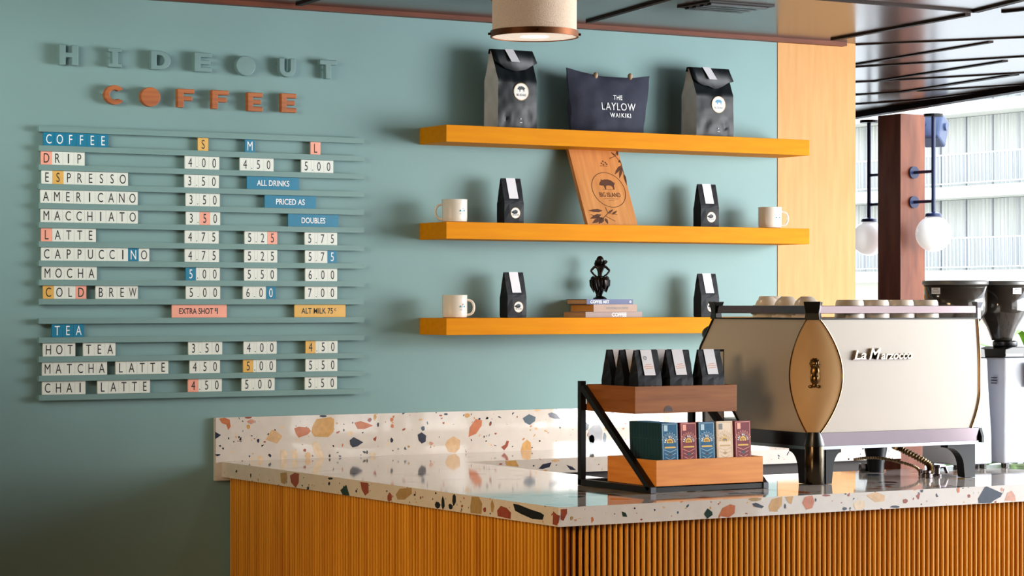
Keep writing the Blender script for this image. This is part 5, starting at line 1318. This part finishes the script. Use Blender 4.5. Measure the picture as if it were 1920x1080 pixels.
# ================================================================== lanai: post, lamps, speaker
PX, PY, PW, PD = 8.402, 2.285, 0.168, 0.19
post_o = part('timber_post', MB().box((PX, PY, 0.0005), (PX + PW, PY + PD, CEIL - .0465)), 'post_wood', loc=(PX + PW / 2, PY + PD / 2, 0), bevel=.004)
tag(post_o, 'square reddish mahogany post carrying the edge of the ceiling outside the bar', 'post')
def globe(label, x, y, yplate, sgn, ptop, pa1, pa2, pbot, gc):
    root = thing('globe_lamp', label, 'lamp', (x, yplate, 0), 0, 'globe lamps on the post')
    def zz(py): return on_y(1749 if sgn < 0 else 1637, py, y).z
    z1, z2, z3, z4, gz = zz(ptop), zz(pa1), zz(pa2), zz(pbot), zz(gc)
    z1 = min(z1, CEIL - .07)
    part('stem', MB().tube([(x, y, z4), (x, y, z1)], .011, 12), 'lamp_blue', root, smooth=True)
    part('top_disc', MB().lathe([(.05, z1), (.05, z1 + .014)], (x, y, 0), 20), 'black_steel', root)
    for z in (z2, z3):
        part('arm', MB().tube([(x, y, z), (x, yplate, z)], .0085, 8), 'lamp_blue', root, smooth=True)
        part('wall_plate', MB().tube([(x, yplate + sgn * .0004, z), (x, yplate + sgn * .014, z)], .032, 20), 'lamp_blue', root, smooth=True)
    part('neck', MB().lathe([(.045, z4 - .012), (.04, z4 + .004), (.014, z4 + .014)], (x, y, 0), 20), 'lamp_blue', root, smooth=True)
    rg = .094; part('globe', MB().ball((x, y, z4 - .008 - rg), rg, seg=32, rings=20), 'globe_glass', root, smooth=True)
globe('white globe lamp on blue stem mounted on the front face of the mahogany post', PX + PW / 2, PY - .165, PY, -1, 212, 321, 377, 402, 433)
globe('white globe lamp on blue stem half hidden behind the mahogany post', PX + PW / 2, PY + PD + .175, PY + PD, 1, 220, 329, 384, 412, 440)
spk = thing('loudspeaker', 'small blue-grey loudspeaker fixed to the post near the eave', 'speaker', (PX + PW, PY + .09, 2.5))
q = on_y(1758, 245, PY + .06)
mb = MB(); RM = Matrix.Translation(Vector((PX + PW + .110, PY + .06, q.z))) @ Euler((0.0, .45, .5)).to_matrix().to_4x4()
mb.box((-.06, -.06, -.075), (.06, .06, .075), mat=RM); part('cabinet', mb, 'speaker_grey', spk, bevel=.012)
mb = MB(); mb.tube([(PX + PW + .0006, PY + .07, q.z + .03), (PX + PW + .08, PY + .07, q.z + .03)], .016, 12); part('bracket', mb, 'lamp_blue', spk, smooth=True)
mb = MB(); c_ = RM @ Vector((-.0, -.061, .02)); d_ = RM @ Vector((-.0, -.072, .02)); mb.tube([c_, d_], .02, 16); part('pivot_knob', mb, 'speaker_grey', spk, smooth=True)

# ================================================================== hotel across the court
FX = 50.0
hot = thing('hotel_building', 'pale hotel facade with curtained balconies across the court', 'building', (FX, 52, -.1))
part('wall', MB().box((FX + 1.3, 25, -.1), (FX + 2.0, 90, 17)), 'facade_white', hot)
Z0 = 2.40; FLH = 2.56
for k in range(5):
    z = Z0 + FLH * k
    part('balcony_slab', MB().box((FX, 25, z - .16), (FX + 1.3, 90, z + .18)), 'facade_white', hot)
    rail = MB()
    rail.box((FX + .04, 34, z + 1.14), (FX + .09, 76, z + 1.19)); rail.box((FX + .04, 34, z + .26), (FX + .09, 76, z + .30))
    yv = 34.0
    while yv < 76: rail.box((FX + .05, yv, z + .30), (FX + .08, yv + .035, z + 1.14)); yv += .17
    if k < 3:
        part('railing', rail, 'rail_grey', hot)
        for j in range(22):
            y0 = 38.32 + 1.22 * j
            cur = MB(); n_ = 28; vs = []
            for i in range(n_ + 1):
                yv = y0 + 1.16 * i / n_; xx = FX + 1.12 + .05 * math.sin(i * 1.5 + j)
                vs += [(xx, yv, z + .19), (xx, yv, z + FLH - .17)]
            cur.add(vs, [(2 * i, 2 * i + 2, 2 * i + 3, 2 * i + 1) for i in range(n_)]); part('curtain', cur, 'curtain_white', hot, smooth=True)
            part('pier', MB().box((FX + 1.05, y0 - .06, z + .185), (FX + 1.28, y0, z + FLH - .165)), 'gap_grey', hot)

# ================================================================== plant beyond the grinder
q = on_y(1916, 690, 0.9); pz = 0.0
plant = thing('leafy_plant', 'bright green arching plant beyond the right grinder', 'plant', (q.x + .12, 0.9, 0))
px_, py_ = q.x + .12, .9
part('pot', MB().lathe([(.16, .0005), (.20, .5), (.22, .52), (.20, .52), (.18, .45)], (px_, py_, 0), 24), 'pot_grey', plant, smooth=True)
fo = MB(); rnd = random.Random(9)
for k in range(130):
    a = rnd.uniform(0, 2 * PI); L = rnd.uniform(.25, .62); up = rnd.uniform(.5, 1.1)
    b0 = Vector((px_, py_, .62 + rnd.uniform(0, .62))); d = Vector((math.cos(a), math.sin(a), 0)); sd = Vector((-d.y, d.x, 0))
    pts_ = []
    for i in range(7):
        t = i / 6; pts_.append(b0 + d * L * t + Vector((0, 0, L * up * (t - .75 * t * t) * 1.5)))
    vs = []
    for i, p in enumerate(pts_):
        w_ = .022 * math.sin(PI * min(1, .12 + .88 * i / 6)) + .001; vs += [p - sd * w_, p + Vector((0, 0, .006)), p + sd * w_]
    fo.add(vs, [(i * 3 + j, i * 3 + j + 1, i * 3 + j + 4, i * 3 + j + 3) for i in range(6) for j in range(2)])
part('foliage', fo, 'leaf_green', plant, smooth=True)
